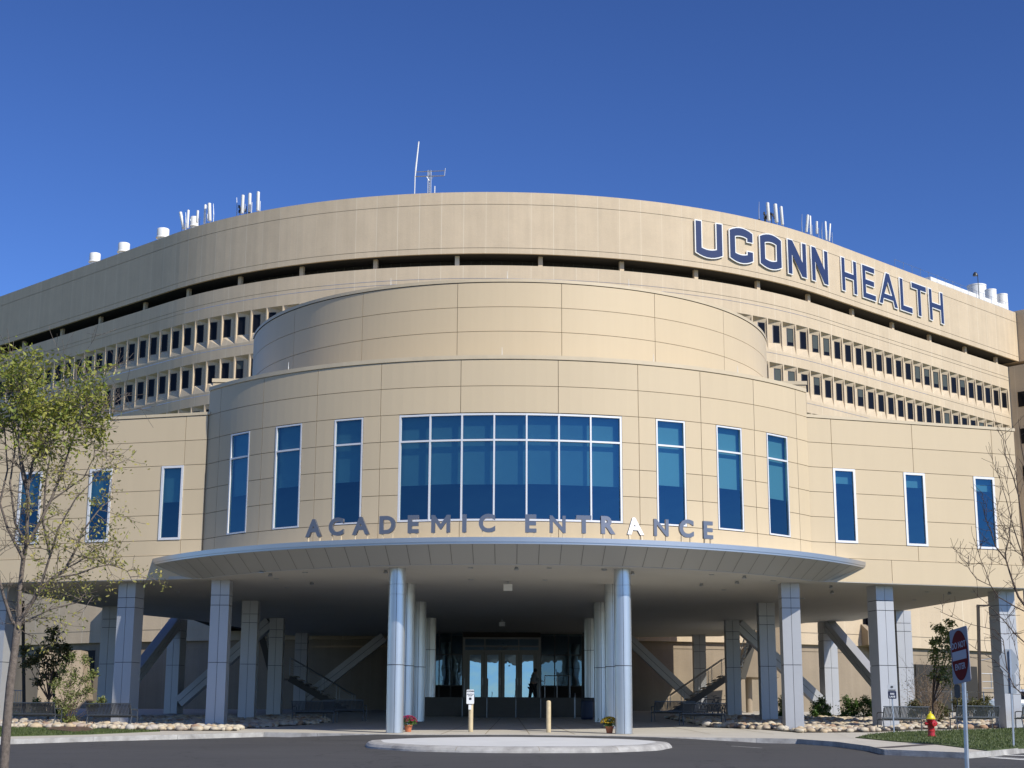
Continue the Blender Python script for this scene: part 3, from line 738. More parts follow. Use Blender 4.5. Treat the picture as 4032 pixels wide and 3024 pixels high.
L = [14.93, 13.96, 12.99, 12.02, 11.05, 10.08, 9.10, 8.51, 7.60]
EL_, ER_ = -50.4, 49.4
TJ = [EL_, -47.1, -37.3, -27.5, -17.65, -6.5, 6.6, 17.75, 27.4, 37.0, 46.5, ER_]
WIN = [(-44.15, -39.8), (-34.65, -29.9), (-24.6, -20.15), (-14.95, 15.35), (20.3, 24.8), (29.9, 34.5), (39.4, 44.1)]
m = MB(); bk = MB()
for k in range(2):
    for i in range(len(TJ)-1): arc_cell(m, BC, BRr, TJ[i], TJ[i+1], L[k+1], L[k])
arc_plain(bk, BC, BRr-.042, EL_, ER_, L[2], L[0])
edges = sorted([e for w_ in WIN for e in w_]+[EL_, ER_, -47.0, -37.25, -27.5, -17.6, 17.8, 27.4, 36.95, 46.5])
for i in range(len(edges)-1):
    a, b = edges[i], edges[i+1]; mid = (a+b)/2
    if any(w0 < mid < w1 for w0, w1 in WIN): continue
    for k in range(2, 6): arc_cell(m, BC, BRr, a, b, L[k+1], L[k])
    arc_plain(bk, BC, BRr-.042, a, b, L[6], L[2])
for i in range(len(TJ)-1):
    arc_cell(m, BC, BRr, TJ[i], TJ[i+1], L[7], L[6])
arc_cell(m, BC, BRr, EL_, ER_, L[8], L[7]); arc_plain(bk, BC, BRr-.042, EL_, ER_, L[8], L[6])
def bow_part(o): return o
m.build('bow_wall', M_PANEL, AB); bk.build('backing', M_JOINT, AB)
m = MB()
arc_plain(m, BC, BRr+.035, EL_, ER_, 14.945, 15.09); arc_plain(m, BC, BRr+.035, EL_, ER_, 15.09, 15.10, R1=BRr-.4); arc_plain(m, BC, BRr-.4, EL_, ER_, 15.10, 14.3)
arc_plain(m, BC, BRr-.02, EL_, ER_, 14.93, 14.945, R1=BRr+.035)
arc_plain(m, BC, BRr-.4, EL_, ER_, 14.6, 14.6, R1=2)
m.build('coping', M_COPE, AB)
# drum above
DC = (-.1, 70.0); DR = 11.6
m = MB(); bk = MB(); DJ = [-78, -49.6, -30.0, -10.0, 9.95, 29.5, 49.0, 78]; DZ = [18.86, 17.88, 16.91, 15.95, 14.6]
for k in range(4):
    for i in range(7): arc_cell(m, DC, DR, DJ[i], DJ[i+1], DZ[k+1], DZ[k], step=1.4)
arc_plain(bk, DC, DR-.042, -78, 78, 14.6, 18.86)
m.box(-11.36, -11.0, 67.6, 88, 13.9, 18.87); m.box(10.8, 11.16, 67.6, 88, 13.9, 18.87)
m.build('drum_wall', M_PANEL, AB); bk.build('backing', M_JOINT, AB)
m = MB(); arc_plain(m, DC, DR+.03, -80, 80, 18.875, 19.0, step=1.4); arc_plain(m, DC, DR+.03, -80, 80, 19.0, 19.01, R1=DR-.4, step=1.4)
arc_plain(m, DC, DR-.4, -80, 80, 19.01, 18.5, step=1.4); arc_plain(m, DC, DR-.4, -80, 80, 18.6, 18.6, R1=.5)
m.box(-11.4, 11.2, 68, 88.2, 18.55, 18.62)
m.build('coping', M_COPE, AB)
# block behind bow, a course higher than the wings
m = MB(); zt = atY(798, 1491, 63.2).z
m.box(-12.3, 12.1, 63.2, 90, 13.5, zt-.16); m.build('rear_block', M_PANEL, AB)
m = MB(); m.box(-12.34, 12.14, 63.16, 90, zt-.15, zt); m.build('coping', M_COPE, AB)

# the two straight wings
WLp, WLs = Vector((-11.87, 60.28, 0)), -.265
WRp, WRs = Vector((11.49, 60.23, 0)), .30
def wing(P0, sl, dx, x1, tops, wins, low, fasc, name):
    d = Vector((dx, dx*sl, 0)).normalized(); nrm = Vector((d.y, -d.x, 0)); nrm = nrm if nrm.y < 0 else -nrm
    cosd = abs(d.x)
    def X(x): return abs(x-P0.x)/cosd
    E = X(x1); m = MB(); bk = MB()
    def cell(a, b, z0, z1, g=.010, th=.04, mb=m, o=0.0):
        if mb is m: a += g; b -= g; z0 += g; z1 -= g
        A = P0+d*a+nrm*o; B = P0+d*b+nrm*o; i = nrm*(-th)
        P = [A, B, B, A]; zz = [z0, z0, z1, z1]; F = [Vector((p.x, p.y, z)) for p, z in zip(P, zz)]; Bk = [f+i for f in F]
        order = [(0, 1, 2, 3), (0, 4, 5, 1), (1, 5, 6, 2), (2, 6, 7, 3), (3, 7, 4, 0)]
        nf = len(mb.f); mb.raw(F+Bk, order if dx > 0 else [tuple(reversed(o_)) for o_ in order]); u_ = prnd.random()
        for f_ in range(nf, len(mb.f)): mb.uv[f_] = [(u_, 0)]*4
    T_ = [0]+[X(x) for x in tops]+[E]
    for k in (1, 2):
        for i in range(len(T_)-1): cell(T_[i], T_[i+1], L[k+1], L[k])
    W_ = [tuple(sorted((X(a), X(b)))) for a, b in wins]
    es = sorted([0, E]+[e for w_ in W_ for e in w_])
    for i in range(len(es)-1):
        mid = (es[i]+es[i+1])/2
        if any(a < mid < b for a, b in W_): continue
        for k in range(3, 6): cell(es[i], es[i+1], L[k+1], L[k])
        cell(es[i], es[i+1], L[6], L[3], 0, .02, bk, -.042)
    T_ = [0]+[X(x) for x in low]+[E]
    for i in range(len(T_)-1): cell(T_[i], T_[i+1], L[7], L[6])
    T_ = [0]+[X(x) for x in fasc]+[E+.35]
    for i in range(len(T_)-1): cell(T_[i], T_[i+1], L[8], L[7], o=.03)
    cell(0, E, L[3], L[1], 0, .02, bk, -.042); cell(0, E, L[8], L[6], 0, .02, bk, -.042)
    m.build(name, M_PANEL, AB); bk.build('backing', M_JOINT, AB)
    c = MB(); cell(-.1, E+.04, L[1]+.015, L[1]+.13, 0, .4, c, .03); c.build('coping', M_COPE, AB)
    for a, b in W_:
        ang = atan2(d.y, d.x) if dx > 0 else atan2(-d.y, -d.x)
        c_ = P0+d*(a+b)/2
        flat_window(c_, ang, b-a, L[6]+.01, L[3]-.01, .09, None, blindh=(.38, .55, .2)[int(abs(c_.x)*3) % 3] if dx > 0 else .5)
def flat_window(c, ang, w_, z0, z1, fw, transom, setback=.0, blindh=.45):
    """frame, pane, roller blind; stands in a wall facing -Y turned by ang"""
    root = MB(); H = z1-z0; h = w_/2
    root.box(-h, -h+fw, -.03, .09, 0, H); root.box(h-fw, h, -.03, .09, 0, H)
    root.box(-h+fw, h-fw, -.03, .09, 0, fw); root.box(-h+fw, h-fw, -.03, .09, H-fw, H)
    if transom: root.box(-h+fw, h-fw, -.02, .09, transom-.032, transom+.032)
    o = root.build('window', M_FRAME, AB, loc=(c.x+sin(ang)*setback*-1, c.y+cos(ang)*setback, z0), rz=ang)
    g = MB(); e_ = .004
    if transom:
        g.pane(-h+fw, h-fw, .03, fw, transom-.04); g.pane(-h+fw, h-fw, .03, transom+.04, H-fw)
    else: g.pane(-h+fw, h-fw, .03, fw, H-fw)
    g.build('pane', M_GLASS, o)
    b = MB(); bh = (transom-.04 if transom else H-fw)*(blindh)
    b.box(-h+fw-.05, h-fw+.05, .2, .205, (transom or H)-bh if not transom else transom-bh, H-.02)
    b.build('blind', M_BLIND, o)
    rmm = MB(); rmm.box(-h-.3, h+.3, 2.2, 2.3, -.3, H+.2); rmm.box(-h-.3, h+.3, .1, 2.2, -.35, -.3); rmm.box(-h-.3, h+.3, .1, 2.2, H+.15, H+.2)
    rmm.box(-h-.32, -h-.3, .1, 2.2, -.3, H+.15); rmm.box(h+.3, h+.32, .1, 2.2, -.3, H+.15)
    rmm.build('room', M_ROOM, o)
    return o
wing(WRp, WRs, 1, 20.43, [12.5, 15.92, 19.4], [(12.5, 13.42), (15.46, 16.37), (18.48, 19.4)], [12.49, 15.94, 19.4], [14.77, 19.9], 'wing_wall')
wing(WLp, WLs, -1, -26.0, [-12.76, -16.2, -19.65, -23.1], [(-12.76, -13.66), (-15.73, -16.68), (-18.7, -19.68), (-21.7, -22.6)], [-12.74, -16.12, -19.5, -22.9], [-15.09, -18.6, -22.1], 'wing_wall')

# bow windows
for (a, b) in WIN:
    if b-a > 10: continue
    mid = (a+b)/2; c = CP(BC, BRr*cos(rad((b-a)/2))-.02, mid, 0); wd = 2*BRr*sin(rad((b-a)/2))
    flat_window(c, rad(mid), wd-.02, L[6]+.02, L[2]-.02, .058, 2.9, blindh=(.47, .5, .44, .47, .52, .46)[int(mid*7) % 6])
a0, a1 = WIN[3]; N = 7
fr = MB(); z0, z1 = L[6]+.02, L[2]-.02; tz = L[3]-.02
step = (a1-a0)/N
def chordbox(mb, d0, d1, R0, R1, z0, z1):
    P = [CP(BC, R1, d0, z0), CP(BC, R1, d1, z0), CP(BC, R0, d1, z0), CP(BC, R0, d0, z0)]
    mb.raw([(p.x, p.y, z) for z in (z0, z1) for p in P], [(0, 3, 2, 1), (4, 5, 6, 7), (0, 1, 5, 4), (1, 2, 6, 5), (2, 3, 7, 6), (3, 0, 4, 7)])
R0, R1 = BRr-.14, BRr-.01
for i in range(N+1):
    dm = a0+step*i; hw = .11
    if i == 0: chordbox(fr, dm, dm+.27, R0, R1, z0, z1)
    elif i == N: chordbox(fr, dm-.27, dm, R0, R1, z0, z1)
    else: chordbox(fr, dm-hw, dm+hw, R0, R1, z0, z1)
for i in range(N):
    e0_ = a0+step*i+(.27 if i == 0 else .11); e1_ = a0+step*(i+1)-(.27 if i == N-1 else .11)
    for (q0, q1) in ((z0, z0+.07), (z1-.07, z1), (tz-.032, tz+.032)):
        chordbox(fr, e0_, e1_, R0, R1-.004, q0, q1)
bigw = fr.build('window', M_FRAME, AB)
for i in range(N):
    d0 = a0+step*i+.10; d1 = a0+step*(i+1)-.10
    g = MB(); g.quad([CP(BC, BRr-.09, d0, z0+.05), CP(BC, BRr-.09, d1, z0+.05), CP(BC, BRr-.09, d1, z1-.05), CP(BC, BRr-.09, d0, z1-.05)]); g.build('pane', M_GLASS, bigw)
    b = MB(); chordbox(b, d0-.2, d1+.2, BRr-.30, BRr-.295, 10.45+.02*(i % 3 == 1), z1-.02); b.build('blind', M_BLIND, bigw)
rm = MB(); arc_plain(rm, BC, BRr-2.6, a0-2, a1+2, 8.8, 13.2); arc_plain(rm, BC, BRr-2.6, a0-2, a1+2, 8.9, 8.9, R1=BRr-.06); arc_plain(rm, BC, BRr-.06, a0-2, a1+2, 13.2, 13.2, R1=BRr-2.6)
for d_ in (a0-1.2, a1+1.2): rm.quad([CP(BC, BRr-2.6, d_, 8.8), CP(BC, BRr-.06, d_, 8.8), CP(BC, BRr-.06, d_, 13.2), CP(BC, BRr-2.6, d_, 13.2)])
rm.build('room', M_ROOM, AB)

# soffit slab and its dark body above
sp = [(-26.5, 64.2), (-11.9, 60.25)]+[(CP(BC, BRr, d, 0).x, CP(BC, BRr, d, 0).y) for d in range(-50, 50, 3)]+[(11.49, 60.2), (20.75, 63.0), (18.3, 73.4), (17.3, 80.3), (15.2, 81.8), (12.2, 92.7), (7.2, 93.6), (-13, 93.6), (-16.2, 81.9), (-18.4, 78.2), (-20.6, 66.4), (-26.5, 66.4)]
m = MB(); m.prism(sp, 7.585, 7.7); sof = m.build('soffit', M_SOFF, AB)
m = MB(); m.prism([(x*.985, 76+(y-76)*.985) for x, y in sp], 7.72, 8.3); m.build('floor_slab', M_DARK, AB)
# outer walls of the raised storey along the back edges, and the flat roof
m = MB(); back = sp[[i for i, p in enumerate(sp) if abs(p[0]-20.75) < .01][0]:]
back = [(20.4, 63.0)]+back[1:-1]+[(-26.0, 66.3)]
for (p, q) in zip(back[:-1], back[1:]): m.quad([(p[0], p[1], 7.6), (q[0], q[1], 7.6), (q[0], q[1], 13.95), (p[0], p[1], 13.95)])
m.build('side_wall', M_PANEL, AB)
rf = [(-25.9, 64.0), (-11.9, 60.4)]+[(CP(BC, BRr-.1, d, 0).x, CP(BC, BRr-.1, d, 0).y) for d in range(-50, 50, 5)]+[(11.49, 60.3)]+back
m = MB(); m.prism(rf, 13.5, 13.72); m.build('roof', M_DARK, AB)
# unseen deck, added to keep light out of the undercroft's left side
m = MB(); m.box(-17, 5.2, 93.3, 97.5, 7.98, 8.1); m.box(-17.4, -16.2, 82.5, 97.5, 7.98, 8.1); m.build('light_blocker', M_DARK, AB)
# canopy
KC = (-.1, 70.5); KR = 16.8
def kin(d):     # matching point on the bow wall / wing bottom
    q = CP(KC, KR, d, 0)
    if abs(d) <= 46:
        t = d/46*49.5; p = CP(BC, BRr+.01, t, 7.6)
    else:
        p0 = CP(BC, BRr+.01, 49.5*(1 if d > 0 else -1), 7.6); f = (abs(d)-46)/(55.6-46)
        if d > 0: p1 = Vector((12.35, 60.49, 7.6))
        else: p1 = Vector((-12.5, 60.44, 7.6))
        p = p0.lerp(p1, f)
    return p
m = MB(); e = MB(); jn = MB(); dl = [-55.3+110.9*i/160 for i in range(161)]
def kout(d, z, o=0): return CP(KC, KR+o, d, z)
for i in range(160):
    a, b = dl[i], dl[i+1]
    m.quad([kin(a), kin(b), kout(b, 8.17, -.01), kout(a, 8.17, -.01)])
    e.quad([kout(a, 8.17), kout(b, 8.17), kout(b, 8.24), kout(a, 8.24)])
    e.quad([kout(a, 8.24), kout(b, 8.24), kout(b, 8.24, .03), kout(a, 8.24, .03)])
    e.quad([kout(a, 8.24, .03), kout(b, 8.24, .03), kout(b, 8.40, .03), kout(a, 8.40, .03)])
    # top sheet back to the wall
    pa, pb = kin(a), kin(b)
    e.quad([kout(a, 8.40, .03), kout(b, 8.40, .03), Vector((pb.x, pb.y, 8.44)), Vector((pa.x, pa.y, 8.44))])
d = -54.0
while d < 54.5:
    a = kin(d); b = kout(d, 8.165, -.02); off = Vector((0, 0, -.006))
    t = Vector((cos(rad(d)), sin(rad(d)), 0))*.012
    m.quad([a+off-t, a+off+t, b+off+t, b+off-t], 1); d += 2.62
canopy = m.build('canopy', [M_CANOP, M_SEAM], AB); e.build('canopy_edge', M_EDGE, canopy)
# ---- columns
def col_round(x, y, z0, name='column'):
    c = MB(); z1 = 7.59; r = .305
    prof = [(r, 0), (r, 2.32), (r-.012, 2.325), (r-.012, 2.345), (r, 2.35), (r, 4.78), (r-.012, 4.785), (r-.012, 4.805), (r, 4.81), (r, 5.14), (r-.012, 5.145), (r-.012, 5.165), (r, 5.17), (r, z1-z0)]
    c.lathe((x, y, z0), prof, 40); o = c.build('column', M_SILV, AB); smooth_angle(o, 50)
    g = MB(); g.box(x-.008, x+.008, y-r-.004, y-r+.03, z0, z1)
    for hz in (2.335, 4.795, 5.155): g.tube([(x, y, z0+hz-.011), (x, y, z0+hz+.011)], r+.003, 40, cap=False); g.build('joint_strip', M_GROOVE, o); return o
for i, yy in enumerate((56.3, 61.9, 70.2, 79.7)):
    for sx in (-1, 1):
        xx = (-4.05, 3.96)[(sx+1)//2]; z0 = gz(yy, PL) if i < 3 else 3.68
        col_round(xx, yy, z0)
def pier(x, y, w_, d_, ang, taper=0, z0=None):
    z0 = gz(y, PL+.02) if z0 is None else z0
    T = Matrix.Translation((x, y, 0)) @ Matrix.Rotation(ang, 4, 'Z'); c = MB(); g = MB(); z1 = 7.58
    zs = [z0, z0+2.32, z0+2.34, 6.62, 6.64, 6.98, 7.0, z1]
    zs = [z0, z0+2.4, 6.62, 7.0, z1]
    for i in range(len(zs)-1):
        for sx in ((-w_/2, -.008), (.008, w_/2)):
            c.box(sx[0], sx[1], -d_/2, d_/2, zs[i]+(.012 if i else 0), zs[i+1]-.012 if i < len(zs)-2 else zs[i+1], 0, T)
    g.box(-w_/2+.03, w_/2-.03, -d_/2+.03, d_/2-.03, z0, z1-.01, 0, T)
    o = c.build('pier', M_PIER, AB); g.build('pier_core', M_GROOVE, o); return o
for (x, y, ang) in ((-11.15, 61.0, 0), (10.75, 61.2, 0), (-11.5, 70.2, 0), (11.25, 70.1, 0), (-11.8, 80.3, 0), (11.15, 80.3, 0), (-12.0, 91.5, 0), (10.8, 91.5, 0)):
    pier(x, y, .70, .70, ang)
pier(-14.95, 62.3, .74, .74, rad(-15)); pier(14.5, 62.2, .74, .74, rad(16))
pier(-20.55, 64.1, .8, .74, rad(-15)); pier(19.85, 64.1, .74, .74, rad(17))
pier(-18.45, 73.6, .78, .7, rad(-12)); pier(18.15, 74.0, .74, .7, rad(12))
pier(-17.05, 81.3, .72, .7, rad(-15)); pier(16.15, 81.2, .74, .7, rad(12))
def brace(a, b):
    c = MB(); a = Vector(a); b = Vector(b); d = (b-a).normalized(); s_ = Vector((0, 0, 1)).cross(d).normalized(); n_ = d.cross(s_)*.145
    c.bar(a-n_*1.02, b-n_*1.02, .5, .27); c.bar(a+n_*1.02, b+n_*1.02, .5, .27)
    o = c.build('brace', M_PIER, AB); g = MB(); g.bar(a, b, .44, .4); g.build('brace_core', M_GROOVE, o)
zg = lambda y: gz(y, PL)
brace((-17.05, 80.9, 7.4), (-18.4, 74.3, zg(74)+.6)); brace((16.2, 80.9, 7.4), (18.0, 74.5, zg(74)+.6))
brace((-16.7, 81.1, zg(81)+.6), (-12.2, 80.5, 7.4)); brace((15.8, 81.1, zg(81)+.6), (11.5, 80.5, 7.4))
brace((-11.7, 91.6, zg(91)+.7), (-7.3, 91.6, 7.4)); brace((10.4, 91.6, zg(91)+.7), (6.7, 91.6, 7.4))

# ---- ceiling fittings
def ceil(px, py, w_, h_, name, label, cat, m_=M_WHITE, group=None):
    d = ray(px, py); t = (7.58-EYE)/d.z; p = Vector((d.x*t, d.y*t, 7.585)); r = thing(name, label, cat, p, group=group)
    return r
for (px, py, s_, lab) in ((2000, 2289, .34, 'white box light hanging low from the ceiling nearest the drive'), (1977, 2440, .3, 'white box light hanging from the ceiling nearer the doors')):
    r = ceil(px, py, 0, 0, 'ceiling_light', lab, 'light', group='box lights hanging over the walkway'); m = MB()
    m.box(-s_/2, s_/2, -.08, .08, -.12-s_*.72, -.12); m.build('housing', M_WHITE, r); m = MB(); m.bar((0, 0, 0), (0, 0, -.12), .05); m.build('stem', M_GALV, r)
k = 0
spots = [(1065, 2258, 'round ceiling spotlight above the first left pier'), (1519, 2245, 'round ceiling spotlight just left of the front left round column'),
         (2490, 2251, 'round ceiling spotlight just right of the front right round column'), (2931, 2267, 'round ceiling spotlight left of the front right square pier, near the canopy'),
         (2902, 2288, 'round ceiling spotlight left of the front right square pier, further back'), (3272, 2306, 'round ceiling spotlight between the two front right square piers, nearer the edge'),
         (3276, 2326, 'round ceiling spotlight between the two front right square piers, set back'), (2034, 2233, 'round ceiling spotlight in the middle of the walkway'),
         (3738, 2331, 'round ceiling spotlight left of the rightmost pier'), (1228, 2291, 'pale square fitting on the ceiling left of the round columns'), (2761, 2297, 'pale square fitting on the ceiling right of the round columns')]
for px, py, lab in spots:
    r = ceil(px, py, 0, 0, 'ceiling_spotlight', lab, 'light', group='small fittings on the soffit'); m = MB()
    m.lathe((0, 0, 0), [(.05, 0), (.06, -.03), (.09, -.1), (.05, -.12)], 12); m.build('lamp_body', M_GALV, r)

# recessed downlights, parts of the soffit
for px, py in ((1030, 2253), (1202, 2253), (1853, 2235), (2163, 2236), (2380, 2244), (2802, 2262), (1088, 2278), (1854, 2281), (2146, 2283), (2378, 2240), (3045, 2286), (1130, 2313), (2850, 2322), (3500, 2352), (3600, 2362), (3160, 2355), (700, 2330), (560, 2340), (3650, 2330), (3830, 2330)):
    d = ray(px, py); t = (7.585-EYE)/d.z; q = MB(); q.lathe((d.x*t, d.y*t, 7.585), [(.10, -.004), (.10, -.022), (.07, -.022), (.06, -.006)], 14); q.build('recessed_light', M_GALV, sof)
# ---- entrance: landing, steps, glazed doors (a part of the building)
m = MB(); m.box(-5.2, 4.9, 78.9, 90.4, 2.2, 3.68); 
m.build('landing', mat('shaded_concrete', (.11, .10, .085), .85, noise=.1), AB)  # concrete tone lowered to stand in for deep shade under the building
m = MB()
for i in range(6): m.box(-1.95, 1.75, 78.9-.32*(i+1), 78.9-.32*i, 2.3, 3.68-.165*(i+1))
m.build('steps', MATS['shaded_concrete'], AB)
DY = 90.0
X = lambda px: atY(px, 2600, DY).x
Zq = lambda py: atY(2000, py, DY).z
storefront = MB(); M_DFR = mat('door_frame_aluminium', (.22, .22, .21), .45, .5)
zt_, zm_, zd_ = Zq(2510), Zq(2545), Zq(2566)
xl, xr = X(1822), X(2129)
def fbar(mb, x0, x1, z0, z1, y=DY, d=.12): mb.box(x0, x1, y-d, y, z0, z1)
fbar(storefront, xl, xl+.12, 3.68, zt_); fbar(storefront, xr-.12, xr, 3.68, zt_)
fbar(storefront, xl+.12, xr-.12, zt_-.1, zt_); 
for x0, x1 in ((xl+.12, X(1907)), (X(1911), X(2040)), (X(2044), xr-.12)):
    fbar(storefront, x0, x1, zm_-.04, zm_+.04); 
fbar(storefront, xl+.12, xr-.12, zd_-.05, zd_+.08)
for px in (1909, 2042): fbar(storefront, X(px)-.03, X(px)+.03, zd_+.08, zt_-.1)
fbar(storefront, xl+.12, X(1838), 3.68, zd_-.05); fbar(storefront, X(2112), xr-.12, 3.68, zd_-.05)
sf = storefront.build('door_surround', M_DFR, AB)
g = MB(); g.pane(xl+.12, xr-.12, DY-.05, zd_+.08, zt_-.1); g.build('pane', M_DGLASS, sf)
me = textmesh('ACADEMIC ENTRANCE', .20, .004, .002); me.materials.clear(); me.materials.append(mat('transom_lettering', (.16, .16, .155), .5)); link('lettering', me, sf, (X(1976), DY-.07, zd_+.13))
dx0, dx1 = X(1838), X(2112); dw = (dx1-dx0)/4
for i in range(4):
    a, b = dx0+dw*i+.01, dx0+dw*(i+1)-.01; zb, zt2 = 3.69, zd_-.06
    m = MB(); st_ = .17
    m.box(a, a+st_, DY-.09, DY-.03, zb, zt2); m.box(b-st_, b, DY-.09, DY-.03, zb, zt2); m.box(a+st_, b-st_, DY-.09, DY-.03, zb, zb+.3); m.box(a+st_, b-st_, DY-.09, DY-.03, zt2-.12, zt2)
    dr = m.build('door', M_DFR, AB)
    g = MB(); g.pane(a+st_, b-st_, DY-.07, zb+.3, zt2-.12); g.build('pane', M_DGLASS, dr)
    h = MB(); hx = (b-.09 if i % 2 == 0 else a+.09); hx = b-.06 if i in (0, 2, 1) else a+.09
    h.bar((hx, DY-.15, zb+.95), (hx, DY-.15, zb+1.35), .04); h.bar((hx, DY-.15, zb+1.0), (hx, DY-.09, zb+1.0), .03); h.bar((hx, DY-.15, zb+1.3), (hx, DY-.09, zb+1.3), .03); h.build('handle', M_GALV, dr)
# glazed side screens
for (x0, x1, nn) in ((X(1684), xl-.01, 3), (xr+.01, X(2292), 3)):
    m = MB()
    for i in range(nn+1):
        xx = x0+(x1-x0)*i/nn; m.box(xx-.03, xx+.03, DY-.1, DY-.0, 3.68, 7.5)
    for i in range(nn):
        xa = x0+(x1-x0)*i/nn+.03; xb = x0+(x1-x0)*(i+1)/nn-.03
        for zz in (3.7, 4.58, 6.3): m.box(xa, xb, DY-.095, DY-.005, zz, zz+.06)
    w_ = m.build('glass_screen', mat('dark_mullion', (.05, .05, .05), .5), AB)
    g = MB(); g.pane(x0, x1, DY-.05, 4.6, 7.5); g.build('pane', M_SGLASS, w_)
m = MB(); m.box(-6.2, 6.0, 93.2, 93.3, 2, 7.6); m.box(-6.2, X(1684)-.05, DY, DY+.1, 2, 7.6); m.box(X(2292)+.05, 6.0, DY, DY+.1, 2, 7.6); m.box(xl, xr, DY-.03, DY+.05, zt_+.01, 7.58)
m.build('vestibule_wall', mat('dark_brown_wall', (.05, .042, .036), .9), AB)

# ================================================================ LETTERING
H_, SW = 3.28, .60
def arc3(x0, y0, x1, y1, bulge, n=7):
    """shallow arc between two points, bulging by `bulge` to the left of travel"""
    r = []
    for i in range(n+1):
        t = i/n; x = x0+(x1-x0)*t; y = y0+(y1-y0)*t; L_ = math.hypot(x1-x0, y1-y0); nx, ny = -(y1-y0)/L_, (x1-x0)/L_
        b = bulge*4*t*(1-t); r.append((x+nx*b, y+ny*b))
    return r
def U(w): return [[(0, H_), (0, .34)]+arc3(0, .34, w, .34, -.36)[1:-1]+[(w, .34), (w, H_), (w-SW, H_), (w-SW, .82)]+arc3(w-SW, .82, SW, .82, .14)[1:-1]+[(SW, .82), (SW, H_)]]
def O(w): return [[(0, .36)]+arc3(0, .36, w, .36, -.36)[1:-1]+[(w, .36), (w, H_-.36)]+arc3(w, H_-.36, 0, H_-.36, -.36)[1:-1]+[(0, H_-.36)],
                  [(SW, .86)]+arc3(SW, .86, w-SW, .86, -.14)[1:-1]+[(w-SW, .86), (w-SW, H_-.86)]+arc3(w-SW, H_-.86, SW, H_-.86, -.14)[1:-1]+[(SW, H_-.86)]]
def C(w): return [[(0, .36)]+arc3(0, .36, w, .36, -.36)[1:-1]+[(w, .36), (w, 1.18), (w-.62, 1.18), (w-.62, .86)]+arc3(w-.62, .86, SW, .86, .12)[1:-1]+[(SW, .86), (SW, H_-.86)]
                  + arc3(SW, H_-.86, w-.62, H_-.86, .12)[1:-1]+[(w-.62, H_-.86), (w-.62, H_-1.18), (w, H_-1.18), (w, H_-.36)]+arc3(w, H_-.36, 0, H_-.36, -.36)[1:-1]+[(0, H_-.36)]]
def N(w): s = .54; return [[(0, 0), (s, 0), (s, 1.95), (w-s-.10, 0), (w, 0), (w, H_), (w-s, H_), (w-s, 1.33), (s+.10, H_), (0, H_)]]
def Hh(w): s = .52; c0, c1 = H_/2-.26, H_/2+.26; return [[(0, 0), (s, 0), (s, c0), (w-s, c0), (w-s, 0), (w, 0), (w, H_), (w-s, H_), (w-s, c1), (s, c1), (s, H_), (0, H_)]]
def Ee(w): s = .53; return [[(0, 0), (w, 0), (w, .52), (s, .52), (s, 1.38), (w-.22, 1.38), (w-.22, 1.90), (s, 1.90), (s, H_-.52), (w-.1, H_-.52), (w-.1, H_), (0, H_)]]
def Aa(w): return [[(0, 0), (.58, 0), (.80, .62), (w-.80, .62), (w-.58, 0), (w, 0), (w/2+.30, H_), (w/2-.30, H_)], [(.97, 1.10), (w-.97, 1.10), (w/2, H_-.85)]]
def Ll(w): s = .53; return [[(0, 0), (w, 0), (w, .54), (s, .54), (s, H_), (0, H_)]]
def Tt(w): s = .54; return [[(w/2-s/2, 0), (w/2+s/2, 0), (w/2+s/2, H_-.54), (w, H_-.54), (w, H_), (0, H_), (0, H_-.54), (w/2-s/2, H_-.54)]]
sign = thing('building_sign', 'navy and white raised letters spelling UCONN HEALTH high on the tower', 'sign', tuple(TP(35, 43.3)))
LT = [(U, 16.72, 19.5), (C, 20.2, 22.8), (O, 23.5, 26.15), (N, 26.85, 29.4), (N, 30.1, 32.65), (Hh, 34.85, 37.35), (Ee, 38.3, 40.5), (Aa, 41.1, 44.4), (Ll, 44.95, 47.1), (Tt, 47.15, 49.85), (Hh, 50.4, 53.1)]
sl_ = sign.location
for fn, s0, s1 in LT:
    s0 -= .12; s1 -= .12; w_ = s1-s0; loops = fn(w_); mid = (s0+s1)/2; z_ = 43.45+.0063*(mid-16)
    if mid < 31.0: c = TP(mid, 0, .02)
    else: c = TP(mid, 0, .0)
    th = TH(mid); org = c-Vector((cos(th), sin(th), 0))*w_/2
    wh = polymesh(offset_loops(loops, .085), .05); wh.materials.clear(); wh.materials.append(M_WHITE)
    bl = polymesh(offset_loops(loops, -.02), .012); bl.materials.clear(); bl.materials.append(M_NAVY)
    n_ = Vector((sin(th), -cos(th), 0)); p = org+n_*.11
    o = link('letter', wh, sign, Vector((p.x, p.y, z_))-sl_, th); q = link('letter_face', bl, o, (0, -.064, 0))
